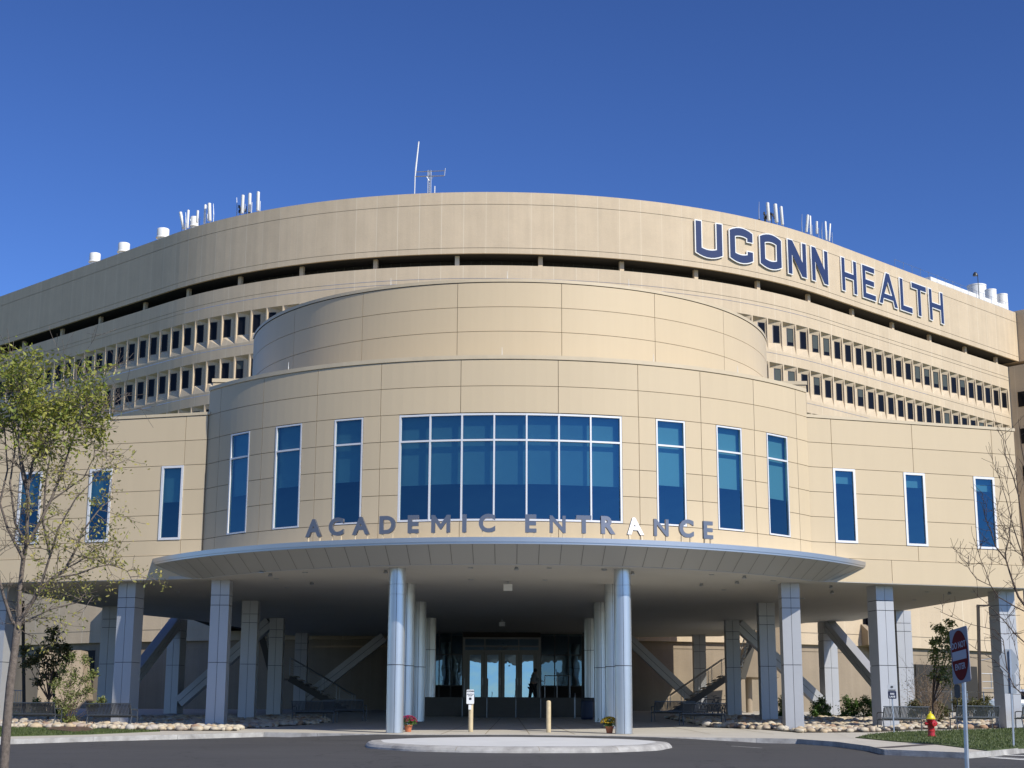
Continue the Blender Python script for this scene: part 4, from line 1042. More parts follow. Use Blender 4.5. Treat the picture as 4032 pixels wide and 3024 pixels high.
# entrance lettering on the canopy edge
sign2 = thing('canopy_sign', 'brushed metal letters spelling ACADEMIC ENTRANCE on the canopy edge', 'sign', (0, 53.7, 8.42))
words = list('ACADEMICENTRANCE'); angs = [-24.25, -21.15, -17.91, -14.54, -11.34, -8.02, -5.21, -2.53, 2.63, 5.8, 8.92, 11.87, 15.27, 18.55, 21.9, 24.9]
M_POST = mat('cream_post', (.62, .5, .33), .5)
for ch, a in zip(words, angs):
    if ch == 'M': me = polymesh([[(0, 0), (.13, 0), (.13, .37), (.31, .11), (.35, .11), (.53, .37), (.53, 0), (.66, 0), (.66, .61), (.54, .61), (.33, .30), (.12, .61), (0, .61)]], .05)
    else: me = textmesh(ch, .82, .05, .018 if ch in 'N' else .032)
    me.materials.clear(); me.materials.append(M_LET)
    p = CP(KC, KR-.10, a, 8.57); xs_ = [v.co.x for v in me.vertices]; sh = (max(xs_)+min(xs_))/2
    me.transform(Matrix.Translation((-sh, 0, 0))); ww = max(xs_)-min(xs_)
    zmn = min(v.co.z for v in me.vertices); me.transform(Matrix.Translation((0, 0, -zmn)))
    o = link('letter', me, sign2, p-sign2.location, rad(a))
    if a in (11.87, 15.27): o.rotation_euler = (rad(-12 if a > 12 else -2), 0, rad(a+6))      # two letters lean back and catch the sun
    ps = (0,) if ch in 'IT' else ((-ww*.36, ww*.36) if ch in 'AMN' else (-ww*.3, ww*.3))
    for x_ in ps: pm = MB(); pm.bar((x_, 0, -.17), (x_, 0, .01 if ch not in 'C' else .06), .06, .06); pm.build('post', M_POST, o)

# ================================================================ TREES AND PLANTS
def leafcloud(mb, pts, size, n, spread, rr, mi=0, droop=.3):
    for _ in range(n):
        p = Vector(rr.choice(pts)); p = p+Vector((rr.gauss(0, spread), rr.gauss(0, spread), rr.gauss(0, spread)))
        a = Vector((rr.gauss(0, 1), rr.gauss(0, 1), rr.gauss(0, .7)-droop)).normalized(); b = a.orthogonal().normalized()
        b = (Matrix.Rotation(rr.uniform(0, pi), 3, a) @ b)
        s_ = size*rr.uniform(.6, 1.3); w_ = s_*.42
        mb.raw([p, p+a*s_*.5+b*w_*.5, p+a*s_, p+a*s_*.5-b*w_*.5], [(0, 1, 2, 3)], mi)
def grow(mb, start, d, length, r, depth, rr, tips, up=.25, n=5, wob=.35):
    pts = [Vector(start)]; d = Vector(d).normalized()
    for i in range(n):
        d = (d+Vector((rr.gauss(0, wob), rr.gauss(0, wob), rr.gauss(0, wob)+up))*.35).normalized(); pts.append(pts[-1]+d*length/n)
    rs = [max(.0035, r*(1-.8*i/n)) for i in range(n+1)]
    mb.tube(pts, rs, 5 if r > .02 else 4, cap=False)
    tips += pts[2:] if depth == 0 else pts[3:]
    if depth > 0:
        for i in range(1, n+1):
            for _ in range(1 if i < 3 else 2):
                sd_ = Vector((rr.gauss(0, 1), rr.gauss(0, 1), rr.gauss(0, .6)+.2)).normalized()
                grow(mb, pts[i], (d*.55+sd_*.8), length*rr.uniform(.4, .65), rs[i]*.6, depth-1, rr, tips, up, max(3, n-1), wob)
def guide(px, Y, rr, jy=.6):
    out = []; y = Y
    for i, (x, yy) in enumerate(px):
        out.append(atY(x, yy, y)); y += rr.uniform(-jy, jy)*.5 if i else 0
    return out
# --- big honey locust at the left edge
rr = random.Random(21); TY = 28.0
tr = thing('locust_tree', 'slim young tree with green top and thin yellowing lower leaves at the left edge', 'tree', (atY(15, 3024, TY).x, TY, gz(TY)))
tb = MB(); tips_hi = []; tips_lo = []
trunk = [atY(-20, 3330, TY), atY(0, 3150, TY), atY(15, 3024, TY), atY(27, 2850, TY), atY(40, 2697, TY), atY(58, 2560, TY), atY(68, 2470, TY)]
trunk[0].z = gz(TY)-.1
tb.tube(trunk, [.12, .095, .082, .078, .072, .066, .07], 14, cap=False)
GD = [([(68, 2475), (45, 2440), (15, 2349), (0, 2290), (-20, 2150), (-40, 2000), (-20, 1850), (-10, 1700)], .035),
      ([(70, 2475), (76, 2419), (78, 2324), (92, 2200), (104, 2146), (107, 2046), (115, 1970), (90, 1880), (78, 1800), (72, 1680), (92, 1560), (110, 1500)], .05),
      ([(72, 2470), (94, 2419), (154, 2329), (209, 2275), (258, 2240), (300, 2160), (323, 2096), (398, 1996), (440, 1967)], .042),
      ([(104, 2146), (149, 2071), (199, 1972), (258, 1822), (278, 1748), (330, 1640), (360, 1560)], .034),
      ([(107, 2046), (110, 1920), (129, 1822), (164, 1763), (209, 1673), (260, 1600), (300, 1500), (300, 1440)], .034),
      ([(94, 2449), (199, 2399), (298, 2374), (348, 2354), (393, 2344)], .016),
      ([(209, 2275), (300, 2262), (380, 2232), (440, 2222), (500, 2248), (522, 2290)], .017),
      ([(92, 2200), (30, 2080), (0, 1980), (30, 1850), (20, 1720), (0, 1600)], .03),
      ([(154, 2329), (200, 2180), (230, 2080), (300, 1960), (360, 1900), (400, 1850)], .024),
      ([(104, 2146), (60, 2060), (40, 1900), (60, 1760), (40, 1620), (60, 1540)], .026),
      ([(199, 1972), (260, 1930), (330, 1880), (370, 1800), (372, 1760)], .018),
      ([(258, 2240), (330, 2200), (380, 2160), (420, 2150)], .014),
      ([(199, 2190), (170, 2060), (180, 1900), (200, 1780), (180, 1650), (170, 1560)], .026),
      ([(164, 1763), (230, 1720), (300, 1690), (370, 1640), (400, 1610)], .02),
      ([(110, 1920), (60, 1700), (40, 1560), (20, 1520)], .022)]
for px, r0 in GD:
    g_ = guide(px, TY, rr, .5); n_ = len(g_); rs = [max(.006, r0*(1-.8*i/(n_-1))) for i in range(n_)]
    tb.tube(g_, rs, 7, cap=False)
    for i in range(1, n_):
        for q in range(5):
            t = rr.random(); p = g_[i-1].lerp(g_[i], t); hi = p.z > atY(0, 1740, TY).z
            if rr.random() < (.95 if hi else .42):
                tp = []
                grow(tb, p, Vector((rr.gauss(.1, .8), rr.gauss(0, .8), rr.gauss(.35, .4))), rr.uniform(.45, .95) if hi else rr.uniform(.3, .7), .009, 1, rr, tp, up=.1 if hi else .0, n=4)
                (tips_hi if hi else tips_lo).extend(tp)
tb.build('trunk', M_BARK, tr, loc=-Vector(tr.location), smooth=True)
lb = MB(); zlim = atY(0, 1390, TY).z; 
pts_hi = [p for p in tips_hi if p.z < zlim and p.x < atY(400, 1600, TY).x+.02*0]
pts_hi = [p for p in pts_hi if p.x < atY(395, 1600, TY).x]
leafcloud(lb, pts_hi, .10, 5600, .075, rr, 0, droop=.5)
lb.build('crown', M_LEAF, tr, loc=-Vector(tr.location))
lb = MB(); leafcloud(lb, [p for p in tips_lo if p.x > -8.6], .075, 2900, .05, rr, 0, droop=.7); lb.build('lower_leaves', M_LEAFY, tr, loc=-Vector(tr.location))
# --- bare tree at the right edge
rr = random.Random(5); TY = 30.0
tr = thing('bare_tree', 'leafless young tree with fine dark twigs reaching in at the right edge', 'tree', (atY(4110, 3024, TY).x, TY, gz(TY)))
tb = MB(); tk = [atY(4130, 3300, TY), atY(4125, 3024, TY), atY(4118, 2800, TY), atY(4110, 2600, TY), atY(4105, 2450, TY)]; tk[0].z = gz(TY)-.1
tb.tube(tk, [.1, .085, .075, .07, .06], 12, cap=False)
GD = [([(4110, 2600), (4060, 2420), (4010, 2350), (3994, 2309), (3976, 2254), (3961, 2204), (3921, 2153), (3900, 2086), (3883, 2050), (3868, 1990)], .026),
      ([(3961, 2204), (3959, 2177), (3975, 2113), (3975, 2082), (3985, 2020), (3970, 1930), (3950, 1840)], .014),
      ([(4060, 2420), (4000, 2390), (3930, 2350), (3898, 2301), (3885, 2258), (3874, 2231), (3858, 2195), (3847, 2155), (3835, 2120)], .013),
      ([(3898, 2305), (3845, 2280), (3820, 2247), (3811, 2218), (3815, 2187)], .008),
      ([(4110, 2750), (4030, 2740), (3990, 2700), (3970, 2650), (3912, 2597), (3850, 2560), (3818, 2537), (3790, 2520)], .013),
      ([(3966, 2640), (3955, 2560), (3950, 2520), (3919, 2480), (3825, 2459), (3745, 2428), (3702, 2408)], .011),
      ([(4070, 2560), (4000, 2500), (3950, 2440), (3910, 2400), (3880, 2370), (3845, 2345)], .013),
      ([(4060, 2420), (4050, 2250), (4030, 2100), (4010, 1950), (3990, 1880), (3960, 1800), (3950, 1730), (3925, 1690)], .02),
      ([(4050, 2250), (4010, 2140), (3985, 2060), (3960, 1960), (3940, 1900), (3930, 1850)], .014),
      ([(4010, 1950), (4000, 1860), (3970, 1780), (3945, 1700)], .01),
      ([(4105, 2450), (4090, 2250), (4070, 2050), (4050, 1900), (4022, 1760), (4010, 1650)], .024),
      ([(4040, 2200), (4000, 2170), (3960, 2100), (3930, 2030), (3925, 1960)], .01),
      ([(4000, 2390), (3960, 2440), (3990, 2520), (4010, 2600)], .008)]
tp = []
for px, r0 in GD:
    g_ = guide(px, TY, rr, .35); n_ = len(g_); tb.tube(g_, [max(.005, r0*(1-.78*i/(n_-1))) for i in range(n_)], 6, cap=False)
    for i in range(1, n_):
        for q in range(2):
            if rr.random() < .7:
                p = g_[i-1].lerp(g_[i], rr.random()); grow(tb, p, Vector((rr.gauss(-.2, .7), rr.gauss(0, .7), rr.gauss(.5, .4))), rr.uniform(.25, .6), .0055, 1 if rr.random() < .5 else 0, rr, tp, up=.25, n=4, wob=.3)
tb.build('trunk', M_BARKD, tr, loc=-Vector(tr.location), smooth=True)
# --- small trees and shrubs: clusters measured from the photograph
def plant(name, label, cat, base_px, Y, clusters, mt, stem_r=.03, leaf=.12, group=None, n_per=240, seed=1, shrub=False, spread=1.0, bark=M_BARKD):
    rr = random.Random(seed); b = atY(base_px[0], base_px[1], Y); b.z = gz(Y, PL); r = thing(name, label, cat, b, group=group)
    tb = MB(); lb = MB(); f = Y/FPX
    hub = b+Vector((0, 0, .25 if shrub else .9))
    if not shrub: tb.tube([b-Vector((0, 0, .1)), b+Vector((.02, 0, .5)), hub], [stem_r, stem_r*.8, stem_r*.7], 8, cap=False)
    for (px, py, rp) in clusters:
        c = atY(px, py, Y+rr.uniform(-.4, .4)); rad_ = rp*f*1.15
        s0 = b if shrub else hub
        mid = s0.lerp(c, .5)+Vector((rr.uniform(-.1, .1), rr.uniform(-.1, .1), rr.uniform(0, .1)))
        tb.tube([s0, mid, c], [stem_r*.6, stem_r*.4, .006], 5, cap=False)
        pts = []
        for _ in range(9):
            d = Vector((rr.gauss(0, 1), rr.gauss(0, 1), rr.gauss(.2, .9))).normalized()*rad_*rr.uniform(.4, 1.0)
            tb.tube([c, c+d*.5+Vector((0, 0, .02)), c+d], [.007, .005, .004], 4, cap=False); pts += [c+d*.4, c+d*.7, c+d, c+d]
        leafcloud(lb, pts, leaf, int(n_per*1.7), rad_*.3*spread, rr)
    tb.build('trunk' if not shrub else 'stems', bark, r, loc=-b, smooth=True)
    lb.build('crown' if not shrub else 'foliage', mt, r, loc=-b); return r
plant('small_tree', 'young oak with dark crown standing behind the left bench', 'tree', (188, 2825), 66, [(215, 2480, 26), (205, 2520, 30), (185, 2560, 30), (235, 2545, 28), (160, 2580, 24), (265, 2560, 22), (130, 2600, 22), (100, 2560, 20), (110, 2610, 22), (230, 2600, 28), (185, 2610, 28), (270, 2590, 20), (180, 2660, 24), (220, 2660, 22), (150, 2690, 16)], M_LEAFD, .045, .17, n_per=85, seed=2)
plant('small_tree', 'young multi-stem tree with yellow green leaves between the two left benches', 'tree', (265, 2862), 62, [(285, 2590, 18), (250, 2640, 22), (300, 2650, 24), (340, 2600, 20), (275, 2690, 28), (330, 2680, 24), (370, 2650, 20), (225, 2700, 22), (260, 2740, 28), (310, 2740, 28), (350, 2720, 22), (400, 2760, 14), (370, 2780, 14), (230, 2770, 22), (285, 2790, 26), (262, 2830, 24), (290, 2840, 20), (250, 2800, 20)], M_LEAFO, .03, .11, n_per=110, seed=3, shrub=True)
plant('shrub', 'dark green shrub behind the two left benches', 'shrub', (190, 2830), 70, [(170, 2790, 24), (200, 2800, 26), (235, 2800, 26), (150, 2805, 20), (140, 2770, 18)], M_LEAFG, .02, .12, n_per=170, seed=4, shrub=True)
plant('small_tree', 'young maple with light green leaves left of the red oval sign', 'tree', (3675, 2845), 66, [(3740, 2448, 20), (3690, 2470, 20), (3725, 2490, 20), (3700, 2520, 22), (3735, 2520, 20), (3675, 2530, 14), (3690, 2560, 24), (3735, 2560, 24), (3680, 2600, 22), (3740, 2600, 26), (3700, 2640, 24), (3750, 2640, 26), (3690, 2670, 22), (3730, 2680, 24), (3750, 2500, 14)], M_LEAFO, .04, .16, n_per=75, seed=6)
for i, (lab, bx, cl, sd_, Y_) in enumerate([
    ('rounded green shrub just left of the front right square pier', 3085, [(3088, 2750, 16), (3080, 2775, 20), (3090, 2800, 22), (3078, 2815, 14), (3100, 2770, 18)], 8, 77),
    ('green shrub between the front right square pier and the slanting brace', 3225, [(3215, 2780, 18), (3235, 2765, 18), (3225, 2805, 20), (3250, 2790, 18), (3205, 2810, 16), (3260, 2815, 14)], 9, 77),
    ('bushy green shrub against the concrete wall, left of its pair', 3345, [(3335, 2765, 20), (3355, 2785, 24), (3335, 2800, 24), (3365, 2810, 22), (3375, 2775, 16), (3325, 2822, 14)], 10, 77),
    ('bushy green shrub against the concrete wall beside the tall right pier', 3420, [(3405, 2760, 20), (3425, 2780, 24), (3405, 2805, 24), (3440, 2800, 22), (3450, 2770, 18), (3430, 2822, 14)], 12, 77),
    ('dark shrub behind the right bench', 3610, [(3600, 2775, 20), (3625, 2790, 22), (3600, 2810, 20), (3645, 2800, 18)], 13, 72),
    ('dark shrub with pale flecks under the bare bush', 3695, [(3680, 2780, 20), (3705, 2790, 22), (3690, 2815, 22), (3720, 2805, 20), (3700, 2835, 14)], 14, 70),
    ('olive shrub behind the red oval sign post', 3790, [(3770, 2765, 18), (3790, 2775, 20), (3815, 2780, 20), (3780, 2800, 18)], 15, 70),
    ('dark shrub in front of the parked car', 3870, [(3850, 2775, 18), (3875, 2760, 18), (3890, 2785, 18), (3860, 2800, 20)], 16, 70)]):
    plant('shrub', lab, 'shrub', (bx, 2830), Y_, cl, M_LEAFG if i < 4 else M_LEAFD, .015, .12, group='shrubs along the right of the undercroft', n_per=190, seed=sd_, shrub=True)
# bare bush
rr = random.Random(31); b = atY(3677, 2842, 68); b.z = gz(68, PL)
bt = thing('bare_bush', 'nearly leafless twiggy bush behind the right bench', 'shrub', b); tb = MB(); tp = []
for i in range(26): grow(tb, b, Vector((rr.uniform(-.75, .75), rr.uniform(-.5, .5), 1)), rr.uniform(1.3, 2.2), .016, 1, rr, tp, up=.25, n=5, wob=.2)
tb.build('stems', mat('pale_twig', (.30, .22, .16), .9), bt, loc=-b)
lb = MB(); leafcloud(lb, tp, .07, 700, .05, rr); lb.build('foliage', leafmat('brown_leaves', (.22, .15, .07), (.3, .2, .1)), bt, loc=-b)

# ================================================================ STREET FURNITURE
def make_bench():
    r = thing('park_bench', 'x', 'bench', group='grey steel slatted benches'); Lb = 1.85
    m = MB()
    for i in range(31):
        x = -Lb/2+.06+(Lb-.12)*i/30
        pts = [(x, .0, .46), (x, -.03, .56), (x, -.10, .72), (x, -.16, .86)]
        for a, b_ in zip(pts[:-1], pts[1:]): m.bar(a, b_, .036, .014, up=(0, 1, 0))
    m.bar((-Lb/2, -.165, .87), (Lb/2, -.165, .87), .05, .035); m.bar((-Lb/2, -.005, .455), (Lb/2, -.005, .455), .04, .04)
    m.build('backrest', M_BENCH, r); m = MB()
    for i in range(31):
        x = -Lb/2+.06+(Lb-.12)*i/30; pts = [(x, .02, .45), (x, .12, .42), (x, .38, .43), (x, .47, .40)]
        for a, b_ in zip(pts[:-1], pts[1:]): m.bar(a, b_, .032, .012)
    m.bar((-Lb/2, .47, .39), (Lb/2, .47, .39), .04, .04); m.build('seat', M_BENCH, r)
    for sx in (-1, 1):
        x = sx*(Lb/2-.03); m = MB()
        m.tube([(x, -.13, .82), (x, -.04, .55), (x, .02, .42), (x, -.05, .2), (x, -.10, 0)], .022, 8); m.build('leg', M_BENCH, r)
        m = MB(); m.tube([(x, .45, .40), (x, .47, .2), (x, .47, 0)], .022, 8); m.build('leg', M_BENCH, r)
        m = MB(); m.tube([(x, -.08, .64), (x, .1, .66), (x, .4, .66), (x, .46, .62), (x, .47, .40)], .02, 8); m.build('armrest', M_BENCH, r)
    return r
bench = make_bench()
def put(px, py, rz, lab, first=False, Y=None):
    p = G(px, py, PL); p.z = gz(p.y, PL+.03)
    if first: bench.location = p; bench.rotation_euler.z = rz; bench['label'] = lab
    else: dup(bench, p, rz, lab)
put(130, 2863, rad(-14), 'bench standing just right of the locust tree trunk, leftmost bench', True)
put(428, 2868, rad(-14), 'bench in front of the second left pier, right of the yellow green tree')
put(3566, 2880, rad(13), 'bench behind the fire hydrant and small parking sign')
put(3850, 2874, rad(13), 'bench behind the red oval sign post')
put(4108, 2873, rad(13), 'bench cut off by the right edge of the photo')
put(1232, 2848, rad(-10), 'shaded bench under the building, left of the front left round column, farther one')
put(1352, 2840, rad(-10), 'shaded bench under the building, closest to the front left round column')
put(2772, 2858, rad(10), 'shaded bench under the building beside the bicycles')
put(2655, 2845, rad(10), 'shaded bench under the lower flight of the right stair')

# bollards
def bollard(px, py, lab):
    p = G(px, py, PL); r = thing('bollard', lab, 'bollard', p, group='cream bollards before the doors'); m = MB()
    m.lathe((0, 0, 0), [(.085, 0), (.085, 1.06), (.075, 1.09), (.05, 1.11), (.015, 1.12)], 24); o = m.build('post', mat('cream_bollard_paint', (.55, .45, .28), .55, noise=.12, scale=5), r); smooth_angle(o)
    return r
b1 = bollard(2160, 2884, 'plain cream bollard standing right of the shuttle sign')
b2 = bollard(1853, 2882, 'cream bollard carrying the white shuttle sign')
def sign_text(parent, body, size, x, z, y, mt, bold=0.0):
    me = textmesh(body, size, .002, bold); me.materials.clear(); me.materials.append(mt); return link('lettering', me, parent, (x, y, z))
M_BLK = mat('black_print', (.02, .02, .025), .6); M_SIGNW = mat('sign_white', (.78, .8, .82), .4)
r = thing('shuttle_sign', 'white shuttle stop sign fixed to the left bollard', 'sign', Vector(b2.location)+Vector((-.02, -.11, 1.0)))
def roundrect(w_, h_, r_, n=5):
    P = []
    for cx_, cz_, a0_ in ((w_/2-r_, h_/2-r_, 0), (-w_/2+r_, h_/2-r_, 90), (-w_/2+r_, -h_/2+r_, 180), (w_/2-r_, -h_/2+r_, 270)):
        for i in range(n+1): a = rad(a0_+90*i/n); P.append((cx_+r_*cos(a), cz_+r_*sin(a)))
    return P
me = polymesh([roundrect(.27, .50, .03)], .006); me.materials.clear(); me.materials.append(M_SIGNW); pl = link('plate', me, r, (0, 0, .25-.02))
sign_text(r, 'UCONN', .075, 0, .40, -.012, M_BLK, .002); sign_text(r, 'SHUTTLE', .058, 0, .30, -.012, M_BLK); sign_text(r, 'STOP', .058, 0, .245, -.012, M_BLK)
m = MB(); m.box(-.045, .045, -.013, -.009, .12, .2); m.build('bus_symbol', M_BLK, r)
me = polymesh([[(-.05, 0), (.05, 0), (.05, .17), (-.05, .17)]], .003); me.materials.clear(); me.materials.append(M_SIGNW); link('notice', me, r, (-.01, 0, -.22))
# hydrant
p = G(3668, 2900, PL+.02); hy = thing('fire_hydrant', 'red fire hydrant with yellow bonnet on the grass', 'fire hydrant', p)
M_RED = mat('hydrant_red', (.42, .012, .015), .35, coat=.3); M_YEL = mat('hydrant_yellow', (.72, .60, .02), .4, coat=.3)
m = MB(); m.lathe((0, 0, 0), [(.16, 0), (.16, .03), (.12, .035), (.115, .1), (.115, .15), (.13, .16), (.13, .19), (.112, .2), (.112, .5), (.125, .52), (.145, .54), (.145, .57)], 28)
o = m.build('barrel', M_RED, hy); smooth_angle(o)
m = MB(); m.lathe((0, 0, 0), [(.165, .57), (.17, .59), (.15, .61), (.135, .66), (.10, .72), (.05, .76), (.035, .77), (.035, .80), (.025, .84)], 28); o = m.build('bonnet', M_YEL, hy); smooth_angle(o)
for sx, yy, rr_ in ((-1, 0, .055), (1, 0, .055), (.45, -1, .085)):
    m = MB(); d = Vector((sx, yy, 0)).normalized(); c = Vector((0, 0, .43)); m.tube([c+d*.08, c+d*.16, c+d*.162, c+d*.2, c+d*.21], [rr_, rr_, rr_*1.25, rr_*1.2, rr_*.5], 14); m.tube([c+d*.2, c+d*.235], [.02, .018], 6); m.build('nozzle', M_RED, hy)
# flower pots
def pot(px, py, mt, lab):
    p = G(px, py, PL); r = thing('flower_pot', lab, 'flower pot', p, group='chrysanthemums in clay pots'); rr = random.Random(int(px))
    m = MB(); m.lathe((0, 0, 0), [(.10, 0), (.14, .2), (.155, .2), (.155, .25), (.13, .25), (.12, .2)], 24); o = m.build('pot', mat('terracotta', (.50, .16, .07), .7), r); smooth_angle(o)
    lb = MB(); pts = [Vector((rr.gauss(0, .13), rr.gauss(0, .13), .27+rr.random()*.2)) for _ in range(80)]; leafcloud(lb, pts, .07, 700, .03, rr); lb.build('foliage', M_LEAFG, r)
    fl = MB()
    for _ in range(230):
        th, ph = rr.uniform(0, 2*pi), rr.uniform(.0, 1.45); q = Vector((.31*sin(ph)*cos(th), .31*sin(ph)*sin(th), .33+.24*cos(ph)))*1.0
        s_ = .026*rr.uniform(.7, 1.2); W = ICO[0]*np.array([s_, s_, s_*.6])+np.array(q); fl.raw([tuple(v) for v in W], ICO[1])
    fl.build('blossoms', mt, r); return r
pot(1607, 2882, leafmat('magenta_petals', (.30, .005, .06), (.42, .02, .12)), 'magenta chrysanthemum in a clay pot beside the front left round column')
pot(2400, 2888, leafmat('yellow_petals', (.55, .36, .01), (.75, .52, .03)), 'yellow chrysanthemum in a clay pot beside the front right round column')
# no parking sign
Yn = G(3521, 2888, PL).y; p = atY(3521, 2888, Yn); r = thing('parking_sign', 'small parking fire lane sign on a thin post at the grass tip', 'sign', p)
top = atY(3510, 2696, Yn)-p; m = MB(); m.bar((0, 0, 0), (top.x, 0, top.z-.1), .045, .045); m.build('post', M_GALV, r)
me = polymesh([roundrect(.30, .50, .03)], .005); me.materials.clear(); me.materials.append(mat('grey_sign_face', (.45, .47, .5), .4)); link('plate', me, r, (top.x, -.035, top.z-.25))
M_NV2 = mat('navy_sign_face', (.012, .016, .05), .4)
me = polymesh([roundrect(.30, .27, .03)], .005); me.materials.clear(); me.materials.append(M_NV2); link('plate', me, r, (top.x, -.043, top.z-.365))
sign_text(r, 'PARKING', .062, top.x, top.z-.215, -.052, M_BLK, .001); sign_text(r, 'FIRE', .085, top.x, top.z-.355, -.055, M_SIGNW, .002); sign_text(r, 'LANE', .085, top.x, top.z-.455, -.055, M_SIGNW, .002)
me = polymesh([[(cos(2*pi*i/16)*.05+top.x, sin(2*pi*i/16)*.035) for i in range(16)]], .002); me.materials.clear(); me.materials.append(M_BLK); link('symbol', me, r, (0, -.048, top.z-.08))
# do not enter sign, seen nearly edge on; shade put into its colours
Yd = 21.8; A = atY(3797, 3024, Yd); T_ = atY(3788, 2470, Yd)
r = thing('do_not_enter_sign', 'red and white DO NOT ENTER sign turned sideways on a steel post in the foreground', 'sign', (A.x+.02, Yd, gz(Yd)))
R0_ = Vector(r.location); m = MB(); a = Vector((0, 0, 0)); b_ = Vector((T_.x-R0_.x, .02, T_.z-R0_.z-.05)); m.tube([a, b_], .03, 8); pass
m.build('post', M_GALV, r)
S_ = .74; piv = link('sign_panel', None, r, (T_.x-R0_.x+.01, -.02, T_.z-R0_.z-.38), 0)
def signframe(me, dx, dz, dy, name, mt):
    me.materials.clear(); me.materials.append(mt); return link(name, me, piv, (dx, dy, dz))
bpy.data.objects.remove(piv)
ang = rad(-83)
me = polymesh([roundrect(S_*.82, S_, .04)], .004); me.materials.clear(); me.materials.append(mat('sign_face_shaded', (.30, .30, .34), .6, spec=.2)); plate = link('plate', me, r, (T_.x-R0_.x-.05, -.01, T_.z-R0_.z-.38), ang)
plate.rotation_euler = (0, rad(-3), ang)
me = polymesh([[(cos(2*pi*i/48)*S_*.37, sin(2*pi*i/48)*S_*.455) for i in range(48)]], .002); me.materials.clear(); me.materials.append(mat('sign_red', (.15, .008, .008), .7, spec=.12)); link('disc', me, plate, (0, -.008, 0))
me = polymesh([[(-.24, -.06), (.24, -.06), (.24, .06), (-.24, .06)]], .002); me.materials.clear(); me.materials.append(mat('sign_bar', (.42, .42, .46), .6, spec=.2)); link('bar', me, plate, (0, -.012, 0))
for body, z_ in (('DO NOT', .10), ('ENTER', -.19)):
    me = textmesh(body, .118, .001, .002); me.materials.clear(); me.materials.append(MATS['sign_bar']); link('lettering', me, plate, (0, -.013, z_))
# stop sign seen from behind
Ys = 47.0; p = atY(3990, 2915, Ys); r = thing('stop_sign', 'back of an octagonal stop sign with square plate below on a steel post', 'sign', (p.x, Ys, gz(Ys, PL))); R0_ = Vector(r.location)
tp_ = atY(3976, 2560, Ys)-R0_; m = MB(); m.bar((0, 0, 0), (tp_.x, 0, tp_.z), .05, .05); m.build('post', M_GALV, r)
c = atY(3982, 2607, Ys)-R0_; sz = 6200*1/Ys; ro = 50/sz*1.0/cos(rad(22.5))
M_SB = mat('sign_back_aluminium', (.26, .29, .32), .5, .5)
me = polymesh([[(cos(rad(22.5+45*i))*ro*.82, sin(rad(22.5+45*i))*ro) for i in range(8)]], .004); me.materials.clear(); me.materials.append(M_SB); link('plate', me, r, (c.x-.06, .05, c.z), rad(18))
c = atY(3983, 2693, Ys)-R0_; me = polymesh([roundrect(.42, .56, .03)], .004); me.materials.clear(); me.materials.append(M_SB); link('plate', me, r, (c.x-.03, .055, c.z), rad(18))
# oval sign back right (behind)
Yo = 66; p = atY(3770, 2840, Yo); r = thing('small_sign', 'small dark rounded sign on a thin post left of the oval sign post', 'sign', (p.x, Yo, gz(Yo, PL))); R0_ = Vector(r.location)
c = atY(3768, 2722, Yo)-R0_; m = MB(); m.bar((0, 0, 0), (c.x, 0, c.z), .04); m.build('post', M_DSTEEL, r)
me = polymesh([roundrect(.24, .56, .1)], .005); me.materials.clear(); me.materials.append(M_DSTEEL); link('plate', me, r, (c.x, -.04, c.z))
# lamp posts
def lamp(px, ytop, ybot, Y, lab, w_, arm):
    a = atY(px+8, ybot, Y); b_ = atY(px, ytop, Y); r = thing('lamp_post', lab, 'lamp post', (a.x, Y, gz(Y, PL))); R0_ = Vector(r.location); m = MB()
    m.bar((0, 0, 0), (b_.x-a.x, 0, b_.z-R0_.z), w_, w_); m.build('pole', mat('bronze_pole', (.045, .035, .028), .5, .3), r)
    if arm: m = MB(); m.box(b_.x-a.x+w_/2, b_.x-a.x+w_/2+.42, -.15, .15, b_.z-R0_.z-.07, b_.z-R0_.z-.01); m.build('lamp_head', MATS['bronze_pole'], r)
lamp(3851, 2381, 2800, 76, 'tall dark lamp post with flat head between the right piers', .13, True)
lamp(90, 2366, 2790, 72, 'tall dark lamp post behind the left tree trunk', .12, False)
lamp(210, 2640, 2780, 70, 'short dark post behind the young oak', .09, False)

# ---- person at the doors
def skinfig(pts, edges, radii, mt, name, parent, loc):
    me = bpy.data.meshes.new(name); me.from_pydata(pts, edges, []); o = link(name, me, parent, loc)
    o.modifiers.new('s', 'SKIN'); 
    for i, rr_ in enumerate(radii): me.skin_vertices[0].data[i].radius = rr_ if isinstance(rr_, tuple) else (rr_, rr_)
    me.skin_vertices[0].data[0].use_root = True
    sb = o.modifiers.new('b', 'SUBSURF'); sb.levels = 2; sb.render_levels = 2
    dg = bpy.context.evaluated_depsgraph_get(); m2 = bpy.data.meshes.new_from_object(o.evaluated_get(dg)); o.modifiers.clear(); o.data = m2
    m2.materials.clear(); [m2.materials.append(q) for q in (mt if isinstance(mt, list) else [mt])]
    m2.polygons.foreach_set('use_smooth', [True]*len(m2.polygons)); return o
pp_ = atY(2098, 2745, 87.5); pr = thing('person', 'person in grey jacket and dark trousers leaning over by the right door', 'person', (pp_.x, 87.5, 3.68), rad(38))
pr.scale = (1.04, 1.04, 1.04)
M_SKIN = mat('skin', (.30, .17, .11), .6); M_JAC = mat('grey_jacket', (.20, .20, .195), .85); M_TRO = mat('dark_trousers', (.012, .013, .016), .85); M_HAIR = mat('dark_hair', (.015, .012, .01), .6)
